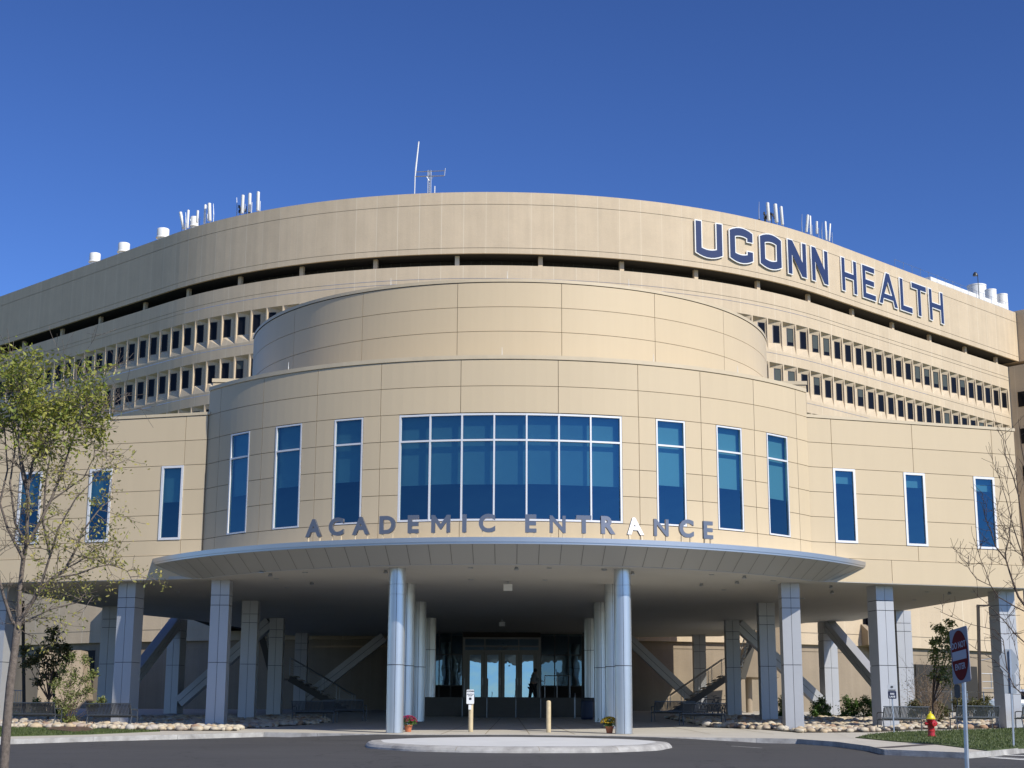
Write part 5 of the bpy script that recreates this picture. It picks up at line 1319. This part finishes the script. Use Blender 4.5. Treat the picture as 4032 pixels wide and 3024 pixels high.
# body: one continuous surface, bent slightly over to the right, legs apart
V = [(0, 0, .92), (.05, 0, 1.12), (.10, 0, 1.34), (.13, 0, 1.43), (.17, -.01, 1.50), (.20, -.02, 1.60),
     (-.07, 0, .86), (-.13, .0, .50), (-.20, .02, .09), (-.17, -.08, .03), (.10, 0, .86), (.16, -.02, .48), (.21, .0, .09), (.25, -.08, .03),
     (.10, -.17, 1.36), (.22, -.22, 1.12), (.42, -.2, 1.08), (.50, -.19, 1.08), (.10, .17, 1.36), (.24, .2, 1.14), (.44, .12, 1.12), (.52, .10, 1.12)]
E_ = [(0, 1), (1, 2), (2, 3), (3, 4), (4, 5), (0, 6), (6, 7), (7, 8), (8, 9), (0, 10), (10, 11), (11, 12), (12, 13), (2, 14), (14, 15), (15, 16), (16, 17), (2, 18), (18, 19), (19, 20), (20, 21)]
Rr = [(.15, .12), (.145, .11), (.17, .12), .06, .055, .085, .1, .07, .045, .045, .1, .07, .045, .045, .065, .05, .038, .03, .065, .05, .038, .03]
body = skinfig(V, E_, Rr, M_SKIN, 'body', pr, (0, 0, 0))
# clothing as thin shells round the same joints
skinfig(V[:4]+V[14:17]+V[18:21], [(0, 1), (1, 2), (2, 3), (2, 4), (4, 5), (5, 6), (2, 7), (7, 8), (8, 9)], [(.175, .14), (.17, .135), (.19, .145), .085, .085, .066, .05, .085, .066, .05], M_JAC, 'jacket', pr, (0, 0, 0))
skinfig([V[0]]+V[6:9]+V[10:13], [(0, 1), (1, 2), (2, 3), (0, 4), (4, 5), (5, 6)], [(.165, .14), .115, .085, .065, .115, .085, .065], M_TRO, 'trousers', pr, (0, 0, 0))
m = MB(); W = ICO[0]*np.array([.105, .115, .115])+np.array([.185, .015, 1.625]); m.raw([tuple(v) for v in W], ICO[1]); m.build('hair', M_HAIR, pr, smooth=True)
for sx in (-.185, .235):
    m = MB(); W = ICO[0]*np.array([.05, .13, .045])+np.array([sx, -.04, .045]); m.raw([tuple(v) for v in W], ICO[1]); m.build('shoe', M_TRO, pr, smooth=True)
for (hx, hy, hz) in ((.52, -.19, 1.08), (.54, .10, 1.12)):
    for k in range(5):
        m = MB(); y_ = hy-.03+.018*k; ln = (.05, .08, .085, .08, .06)[k]
        m.tube([(hx-.02, y_, hz), (hx+ln*.5, y_, hz-.005), (hx+ln*.9, y_, hz-.03)], [.010, .009, .007], 6); m.build('finger', M_SKIN, pr)

# ---- handrails on the entrance steps
M_RAIL = mat('brushed_rail', (.30, .31, .32), .35, .8)
def rail(lab, pts, posts, name='handrail', group='handrails about the entrance steps', r_=.022):
    r = thing(name, lab, 'handrail', pts[0], group=group); o_ = Vector(pts[0]); m = MB(); m.tube([Vector(p)-o_ for p in pts], r_, 8); m.build('top_rail', M_RAIL, r)
    for (x, y, z0, z1) in posts: m = MB(); m.tube([Vector((x, y, z0))-o_, Vector((x, y, z1))-o_], r_*.9, 8); m.build('post', M_RAIL, r)
    return r
for px, lab in ((1820, 'steel handrail at the left edge of the entrance steps'), (1917, 'steel handrail on the entrance steps in front of the second door from the left'), (2031, 'steel handrail on the entrance steps in front of the third door from the left'), (2129, 'steel handrail at the right edge of the entrance steps')):
    x = atY(px, 2800, 77).x; rail(lab, [(x, 76.9, gz(77, PL)+.9), (x, 78.9, 4.58), (x, 79.6, 4.58)], [(x, 76.95, gz(77, PL), gz(77, PL)+.92), (x, 79.55, 3.68, 4.58)])
xq = [atY(px, 2700, 79.2).x for px in (2145, 2193, 2244)]
rail('steel guard rail on the landing wall right of the person', [(xq[0], 79.2, 4.75), (xq[2], 79.2, 4.75)], [(q, 79.2, 3.68, 4.75) for q in xq])
for i, px in enumerate((2262, 2267, 2272)): pass
x3 = [atY(px, 2800, 76).x for px in (2262, 2271)]
rail('steel ramp handrail left of the third right round column', [(x3[0], 76, gz(76, PL)+.95), (x3[1], 78, gz(78, PL)+1.15)], [(x3[0], 76, gz(76, PL), gz(76, PL)+.95), (x3[1], 78, gz(78, PL), gz(78, PL)+1.15)])

# ---- outdoor stairs (right and left)
M_STC = mat('stair_concrete', (.30, .26, .21), .85, noise=.12)
def stair(name, lab, p0, p1, p2, n1, n2, width, sgn):
    """two flights: p0->p1 (lower), landing, p1'->p2 (upper), in the X-Z plane at depth Y"""
    r = thing(name, lab, 'stair', p0); o_ = Vector(p0); Y = p0.y
    def flight(a, b, n, nm):
        m = MB()
        dx = (b.x-a.x)/n; dz = (b.z-a.z)/n
        for i in range(n):
            xa = a.x+dx*i; xb = a.x+dx*(i+1)+dx*.08; m.box(min(xa, xb)-o_.x, max(xa, xb)-o_.x, 0, width, a.z+dz*(i+1)-.06-o_.z, a.z+dz*(i+1)-o_.z)
        m.build('treads', M_STC, r)
        off = Vector((0, 0, -.16))
        for wy in (0, width): m = MB(); wv = Vector((0, wy, 0)); m.bar(a-o_+off+wv, b-o_+off+wv, .10, .32); m.build('stringer', mat('dark_stringer', (.09, .085, .075), .8), r)
        for yy in (0, width):
            m = MB(); h = Vector((0, yy, .95)); m.tube([a-o_+h, b-o_+h], .024, 8)
            for q in range(1, 7): h = Vector((0, yy, .95*q/7.5)); m.tube([a-o_+h, b-o_+h], .008, 5)
            for q in range(n//3+2):
                t = q/(n//3+1); c = a.lerp(b, t)-o_+Vector((0, yy, 0)); m.bar(c, c+Vector((0, 0, .97)), .035)
            m.build('railing', M_RAIL, r)
    flight(p0, p1, n1, 'lower'); 
    q1 = p1+Vector((sgn*.9, 0, 0)); m = MB(); x0, x1 = sorted((p1.x-o_.x, q1.x-o_.x)); m.box(x0, x1, 0, width, p1.z-o_.z-.2, p1.z-o_.z-.003); m.build('landing', M_STC, r)
    flight(q1, p2, n2, 'upper'); return r
YS = 87.0
g0 = atY(2640, 2800, YS); g0.z = gz(YS, PL)
stair('outdoor_stair', 'sunlit concrete stair with steel railings climbing right behind the piers', g0, atY(2858, 2660, YS), atY(2972, 2495, YS), 10, 9, 1.6, 1)
g0 = atY(1385, 2810, YS); g0.z = gz(YS, PL)
stair('outdoor_stair', 'shaded concrete stair with steel railings climbing left in the undercroft', g0, atY(1140, 2660, YS), atY(1030, 2495, YS), 10, 9, 1.6, -1)
# raked concrete landing mass with round post behind the right stair
def mass(px, Y, dep, lab):
    P = [atY(x, y, Y) for x, y in px]; r = thing('concrete_bridge', lab, 'bridge', (P[0].x, Y, gz(Y, PL))); o_ = Vector(r.location)
    m = MB(); n = len(P); F = [p-o_ for p in P]; B_ = [p-o_+Vector((0, dep, 0)) for p in P]
    m.raw(F+B_, [tuple(reversed(range(n))), tuple(range(n, 2*n))]+[(i, (i+1) % n, n+(i+1) % n, n+i) for i in range(n)])
    for f in range(len(m.f)): m.uv[f] = [(m.v[v][0]+.4, m.v[v][2]+4) for v in m.f[f]]
    m.build('deck', M_CONC2, r); return r, o_
r, o_ = mass([(2902, 2648), (2954, 2545), (3010, 2470), (3140, 2430), (3120, 2610), (3085, 2640), (3070, 2668), (2902, 2664)], 89.0, 3.5, 'raked concrete walkway mass standing on round posts behind the right stair')
for px in (2950, 3028):
    c = atY(px, 2700, 90); m = MB(); m.lathe((c.x-o_.x, 1.2, -.2), [(.19, 0), (.19, atY(px, 2665, 89).z-o_.z+.2)], 20); m.build('post', M_CONC2, r)

# bicycles
def bicycle(p, rz, lab):
    r = thing('bicycle', lab, 'bicycle', p, rz, group='bicycles parked behind the right piers'); R_ = .34
    for x in (-.52, .52):
        m = MB(); N_ = 28
        m.tube([(x+R_*cos(2*pi*i/N_), 0, R_+R_*sin(2*pi*i/N_)) for i in range(N_+1)], .022, 6, cap=False)
        for i in range(8): m.tube([(x, 0, R_), (x+R_*cos(pi*i/4), 0, R_+R_*sin(pi*i/4))], .003, 4)
        m.build('wheel', M_DSTEEL, r)
    m = MB(); bb = (-.06, 0, .30); st_ = (-.2, 0, .82); hd = (.36, 0, .84)
    for a, b_ in ((bb, st_), (bb, hd), (st_, hd), (bb, (-.52, 0, R_)), (st_, (-.52, 0, R_)), (hd, (.52, 0, R_))): m.tube([a, b_], .018, 6)
    m.tube([hd, (.33, 0, 1.0)], .015, 6); m.build('frame', M_DSTEEL, r)
    m = MB(); m.tube([(.33, -.28, 1.02), (.33, 0, 1.0), (.33, .28, 1.02)], .014, 6); m.build('handlebar', M_DSTEEL, r)
    m = MB(); m.box(-.34, -.08, -.07, .07, .90, .95); m.tube([st_, (-.21, 0, .9)], .013, 6); m.build('saddle', M_DSTEEL, r)
c = atY(2790, 2800, 82); bicycle((c.x, 82, gz(82, PL)), rad(25), 'dark bicycle parked at the foot of the right stair')
c = atY(2842, 2800, 81); bicycle((c.x, 81, gz(81, PL)), rad(-38), 'dark bicycle with raised handlebar half hidden by the pier')
# trash can
c = atY(2312, 2810, 74.5); r = thing('trash_can', 'dark blue round bin between the round columns on the right', 'bin', (c.x, 74.5, gz(74.5, PL))); m = MB(); m.lathe((0, 0, 0), [(.26, 0), (.3, .1), (.3, .8), (.27, .86)], 24); m.build('body', mat('blue_bin', (.015, .025, .06), .5), r)
m = MB(); m.lathe((0, 0, 0), [(.31, .86), (.31, .9), (.2, .98), (.08, 1.0)], 24); m.build('lid', M_DSTEEL, r)
# fence rails by the garages
def fence(lab, a, b_, h, n, bars=False, mt=M_GALV):
    r = thing('fence', lab, 'fence', a); o_ = Vector(a); m = MB(); L_ = Vector(b_)-o_
    for z in (h, .12): m.tube([(0, 0, z), (L_.x, L_.y, L_.z+z)], .022, 6)
    m.build('rail', mt, r)
    for i in range(n+1):
        p = L_*i/n; m = MB(); m.tube([p, p+Vector((0, 0, h+.04))], .026, 6); m.build('post', mt, r)
    if bars:
        m = MB()
        for i in range(n*5): p = L_*i/(n*5); m.tube([p+Vector((0, 0, .12)), p+Vector((0, 0, h))], .011, 4)
        m.build('bars', mt, r)
a = atY(3630, 2820, 74); b_ = atY(3945, 2835, 69); a.z = gz(74, PL); b_.z = gz(69, PL); fence('thin steel rail fence behind the right benches', a, b_, 1.35, 5)
a = atY(-120, 2800, 80); b_ = atY(86, 2800, 80); a.z = gz(80, PL); b_.z = gz(80, PL); fence('pale barred fence before the dark left opening', a, b_, 1.15, 4, True, mat('pale_fence', (.5, .5, .5), .5))
a = atY(88, 2800, 78); b_ = atY(160, 2800, 78); a.z = gz(78, PL); b_.z = gz(78, PL); fence('low pale rail right of the barred fence', a, b_, .55, 2, False, MATS['pale_fence'])
# scaffold frame near the right garage
Yf = 78; c = atY(3866, 2830, Yf); r = thing('scaffold', 'steel scaffold frame standing before the right garage opening', 'scaffold', (c.x, Yf, gz(Yf, PL))); o_ = Vector(r.location); m = MB()
P_ = lambda x, y: atY(x, y, Yf)-o_
for a, b_ in (((3857, 2590), (3862, 2790)), ((3915, 2610), (3918, 2790)), ((3926, 2650), (3930, 2790)), ((3865, 2652), (3930, 2655)), ((3868, 2684), (3918, 2684)), ((3870, 2710), (3925, 2710)), ((3862, 2600), (3930, 2588)), ((3902, 2655), (3904, 2708))): m.tube([P_(*a), P_(*b_)], .022, 6)
m.build('frame', M_GALV, r); m = MB(); m.box(P_(3908, 0).x-.1, P_(3918, 0).x, -.1, .1, P_(0, 2650).z, P_(0, 2608).z); m.build('hoist', M_GALV, r)
# parked car, half hidden behind the rightmost pier
Yc = 74; c = atY(3925, 2842, Yc); car = thing('parked_car', 'silver car half hidden behind the rightmost pier', 'car', (c.x+.9, Yc, gz(Yc, PL)))
M_CAR = mat('silver_car_paint', (.45, .46, .48), .25, .6, coat=.6); m = MB()
prof = [(-2.2, .32), (-2.25, .62), (-2.1, .82), (-1.35, .95), (-.75, 1.36), (-.1, 1.46), (.9, 1.42), (1.5, 1.02), (2.1, .95), (2.25, .6), (2.2, .32)]
n = len(prof); Va = [(x, -.86, z) for x, z in prof]+[(x, .86, z) for x, z in prof]
Va = [(x, y*(.80 if z > 1.0 else 1), z) for x, y, z in Va]
m.raw(Va, [tuple(range(n)), tuple(reversed(range(n, 2*n)))]+[(i, n+i, n+(i+1) % n, (i+1) % n) for i in range(n)]); m.build('body', M_CAR, car)
m = MB(); m.raw([(-1.2, -.80, .98), (1.35, -.80, 1.02), (.85, -.705, 1.36), (-.68, -.705, 1.32)], [(0, 1, 2, 3)]); m.build('window', M_TGLASS, car)
for x in (-1.4, 1.35):
    for y in (-.82, .82):
        m = MB(); N_ = 20
        m.tube([(x, y-.1, .32), (x, y+.1, .32)], .32, 20); w_ = m.build('wheel', M_DSTEEL, car); h = MB(); h.tube([(x, y-.12, .32), (x, y+.12, .32)], .2, 14); h.build('rim', M_GALV, w_)
m = MB(); m.box(-2.27, -2.16, -.8, -.5, .62, .74); m.build('headlight', M_WHITE, car)

# ================================================================ ROOFTOP
def stack(px, pytop, lab, dia, Y, zb=46.5, h=None, group='white exhaust stacks on the tower roof', cap=True):
    t = atY(px, pytop, Y); r = thing('exhaust_stack', lab, 'exhaust stack', (t.x, Y, zb), group=group); H = t.z-zb; R_ = dia/2
    m = MB()
    if cap: pf = [(R_*.82, 0), (R_*.82, H-1.0), (R_*1.14, H-.97), (R_*1.14, H-.88), (R_, H-.82), (R_, H-.06), (R_*.93, H), (R_*.85, H), (R_*.85, H-.4)]
    else: pf = [(R_, 0), (R_, H-.15), (R_*1.03, H-.14), (R_*1.03, H), (R_*.92, H), (R_*.92, H-.4)]
    m.lathe((0, 0, 0), pf, 32); o = m.build('shell', M_WHITE, r); smooth_angle(o, 35); return r
stack(375, 999, 'white exhaust stack leftmost on the tower roof', 1.12, 156)
stack(489, 959, 'white exhaust stack second from the left on the tower roof', 1.16, 152)
stack(643, 902, 'white exhaust stack third from the left, left of the antennas', 1.18, 147)
stack(766, 855, 'white exhaust stack half hidden behind the left antennas', .8, 144)
stack(3845, 1125, 'largest white ribbed stack at the right end of the roof', 2.1, 172, cap=False)
stack(3900, 1142, 'middle white stack of the three at the right end of the roof', 1.25, 169, cap=False)
stack(3945, 1160, 'rightmost white stack at the right end of the roof', 1.2, 171, cap=False)
def antenna(px, y0, y1, Y, lab, w_=.32, tiltpx=0, dark=False, name='panel_antenna', pole=True, wp=0):
    a = atY(px, y0, Y); b_ = atY(px+tiltpx, y1, Y); zb = 46.5; r = thing(name, lab, 'antenna', (a.x, Y, zb), group='phone antennas on the tower roof'); o_ = Vector(r.location)
    m = MB(); A_ = b_-o_; B2 = a-o_; d = (B2-A_)
    pts = [A_, A_+d*.02, A_+d*.97, A_+d]; m.tube(pts, [w_*.42, w_*.5, w_*.5, w_*.2], 8); o = m.build('panel', M_DSTEEL if dark else M_WHITE, r); smooth_angle(o, 50)
    if pole: m = MB(); m.tube([Vector((.18, .25, 0)), Vector((.18, .25, A_.z+d.z*.55))], .035, 6); m.tube([Vector((.18, .25, A_.z+d.z*.3)), A_+d*.3], .02, 5); m.build('mast', M_GALV, r)
    return r
for (px, y0, y1, Y, w_, tl, lab) in (
    (710, 834, 902, 143, .30, 14, 'tilted white panel antenna, leftmost of the left cluster'), (742, 826, 898, 142.5, .22, -4, 'narrow white panel antenna second in the left cluster'),
    (779, 828, 876, 142, .24, -3, 'short white panel antenna in front of the hidden stack'), (809, 805, 880, 141.5, .22, -4, 'white topped dark tube antenna of the left cluster'),
    (824, 799, 870, 141, .34, 2, 'widest white panel antenna ending the left cluster'), (957, 767, 840, 138, .30, -4, 'left white panel of the trio left of the mast'),
    (984, 760, 833, 138, .30, -2, 'middle white panel of the trio left of the mast'), (1017, 754, 830, 137, .30, -2, 'right white panel of the trio left of the mast'),
    (3022, 797, 870, 137.5, .30, 5, 'left white panel of the trio above the sign'), (3052, 802, 876, 138, .34, 6, 'middle white panel of the trio above the sign'), (3075, 812, 885, 138.5, .28, 6, 'right white panel of the trio above the sign'),
    (3181, 845, 914, 141.5, .26, -6, 'tilted white panel antenna starting the right cluster'), (3190, 849, 924, 142, .17, 2, 'narrow white panel antenna second in the right cluster'),
    (3216, 871, 920, 143, .22, 0, 'short white panel antenna amid the right cluster'), (3250, 871, 945, 144, .18, 3, 'tall narrow white panel antenna in the right cluster'), (3269, 880, 950, 144.5, .16, -4, 'rightmost thin white panel antenna of the right cluster')):
    antenna(px, y0, y1, Y, lab, w_, tl, wp=0)
for (px, y0, y1, Y, lab) in ((731, 836, 902, 143, 'thin pole antenna between the first two left panels'), (840, 802, 872, 141, 'thin pole antenna right of the left cluster'), (932, 778, 850, 138.5, 'thin whip left of the left trio'),
                             (2989, 794, 866, 137, 'thin whip left of the trio above the sign'), (3158, 843, 912, 141, 'thin pole left of the right cluster'), (3237, 875, 940, 143.5, 'thin pole inside the right cluster')):
    r = thing('pole_antenna', lab, 'antenna', (atY(px, y1, Y).x, Y, 46.5), group='thin pole antennas on the tower roof'); m = MB(); a = atY(px, y0, Y)-Vector(r.location)
    m.tube([(0, 0, 0), (0, 0, a.z*.75), a], [.045, .04, .02], 6); m.build('mast', M_GALV, r); m = MB(); m.box(-.09, .09, -.08, .1, a.z*.35, a.z*.5); m.build('radio_box', M_DSTEEL, r)
# dark equipment between the trios
for px, py, Y, lab in ((945, 838, 138.6, 'dark cable clutter at the foot of the left trio'), (970, 828, 138.6, 'dark radio boxes between the left trio panels'), (3010, 862, 138.2, 'dark cable clutter left of the trio above the sign'), (3038, 868, 138.6, 'dark radio boxes between the trio panels above the sign')):
    c = atY(px, py, Y); r = thing('radio_unit', lab, 'radio equipment', (c.x, Y, 46.5), group='radio equipment on the tower roof'); m = MB(); rr = random.Random(int(px)); h = c.z-46.5
    for _ in range(6): x, z = rr.uniform(-.3, .25), h+rr.uniform(-.35, .55); m.box(x, x+.16, -.1, .1, z, z+.25)
    m.bar((0, 0, 0), (0, 0, h+.4), .06); m.build('boxes', M_DSTEEL, r)
# radio mast
Ym = 131.5; c = atY(1700, 757, Ym); r = thing('radio_mast', 'lattice radio mast with cross arm and tall white whip antenna on the roof centre', 'antenna mast', (c.x, Ym, 46.5)); o_ = Vector(r.location)
Pm = lambda x, y, dy=0: atY(x, y, Ym)-o_+Vector((0, dy, 0))
m = MB(); legs = [(1684, 0), (1690, .3), (1696, 0)]
for x, dy in legs: m.tube([Pm(x, 780, dy), Pm(x+1, 671, dy)], .035, 6)
for i in range(12):
    y_ = 760-7.6*i; m.tube([Pm(1684, y_), Pm(1696, y_-7)], .018, 4); m.tube([Pm(1696, y_), Pm(1684, y_-7)], .018, 4)
m.build('lattice', M_GALV, r)
m = MB(); m.tube([Pm(1638, 677), Pm(1750, 672)], .04, 6); m.tube([Pm(1636, 695), Pm(1750, 692)], .05, 6); m.tube([Pm(1680, 696), Pm(1690, 712)], .03, 6); m.tube([Pm(1706, 694), Pm(1696, 710)], .03, 6); m.tube([Pm(1750, 692), Pm(1753, 662)], .035, 6); m.build('cross_arm', M_GALV, r)
m = MB(); m.tube([Pm(1632, 780), Pm(1634, 700), Pm(1637, 665), Pm(1649, 558)], [.04, .045, .075, .055], 8); m.build('whip', M_WHITE, r)
m = MB(); m.tube([Pm(1711, 775), Pm(1712, 733)], .05, 6); m.build('whip', M_WHITE, r)
# right roof: white parapet box and railing
m = MB(); r = thing('roof_screen', 'long low white plant screen along the right roof edge', 'roof screen', tuple(TP(52, 46.5, -1.5))); o_ = Vector(r.location)
def rs(s0, s1, z1, o0, nm):
    m = MB(); P = [TP(s0, 0, o0), TP(s1, 0, o0), TP(s1, 0, o0-1.5), TP(s0, 0, o0-1.5)]; m.prism([(p.x-o_.x, p.y-o_.y) for p in P], 0, z1-46.5); m.build(nm, M_WHITE, r)
rs(45.6, 68.4, 48.22, -.6, 'low_screen'); rs(53, 68.4, 49.05, -1.1, 'tall_screen')
m = MB(); s_ = 45.3
while s_ < 68.5: m.tube([TP(s_, 46.5, -.55)-o_, TP(s_, 49.15, -.55)-o_], .022, 4); s_ += 1.6
m.tube([TP(45.3, 49.1, -.55)-o_, TP(68.4, 49.1, -.55)-o_], .014, 4)
m.build('railing', M_GALV, r)
c = TP(62.3, 46.5, -.8); r = thing('roof_light', 'dark floodlight on a pole beside the right roof stacks', 'light', tuple(c)); m = MB(); m.tube([(0, 0, 0), (0, 0, 4.7)], .04, 6); m.build('pole', M_DSTEEL, r); m = MB(); m.lathe((-.25, 0, 4.55), [(.28, 0), (.25, .2), (.12, .38), (.02, .42)], 16); m.build('shade', M_DSTEEL, r)
# lightning rods on the parapets of the entrance building
for i, (C_, R_, d_, z_, lab) in enumerate(((DC, DR-.1, -24, 19.0, 'lightning rod on the drum left of centre'), (DC, DR-.1, -.5, 19.0, 'lightning rod on the drum near its centre'), (DC, DR-.1, 24, 19.0, 'lightning rod on the drum right of centre'),
        (BC, BRr-.2, -33.4, 15.1, 'lightning rod on the bow parapet at the left'), (BC, BRr-.2, -1.0, 15.1, 'lightning rod at the middle of the bow parapet'), (BC, BRr-.2, 20.5, 15.1, 'lightning rod on the bow parapet at the right'), (BC, BRr-.2, 34.8, 15.1, 'lightning rod near the right end of the bow parapet'))):
    p = CP(C_, R_, d_, z_); r = thing('lightning_rod', lab, 'lightning rod', p, group='lightning rods on the parapets'); m = MB(); m.tube([(0, 0, -.3), (0, 0, .12), (0, 0, .34)], [.012, .011, .004], 6); m.build('rod', M_WHITE, r)
c = G(432, 2800) ; p = Vector((-16.0, 61.35, 14.1)); r = thing('lightning_rod', 'lightning rod on the left wing parapet', 'lightning rod', p, group='lightning rods on the parapets'); m = MB(); m.tube([(0, 0, -.3), (0, 0, .34)], .012, 6); m.build('rod', M_WHITE, r)
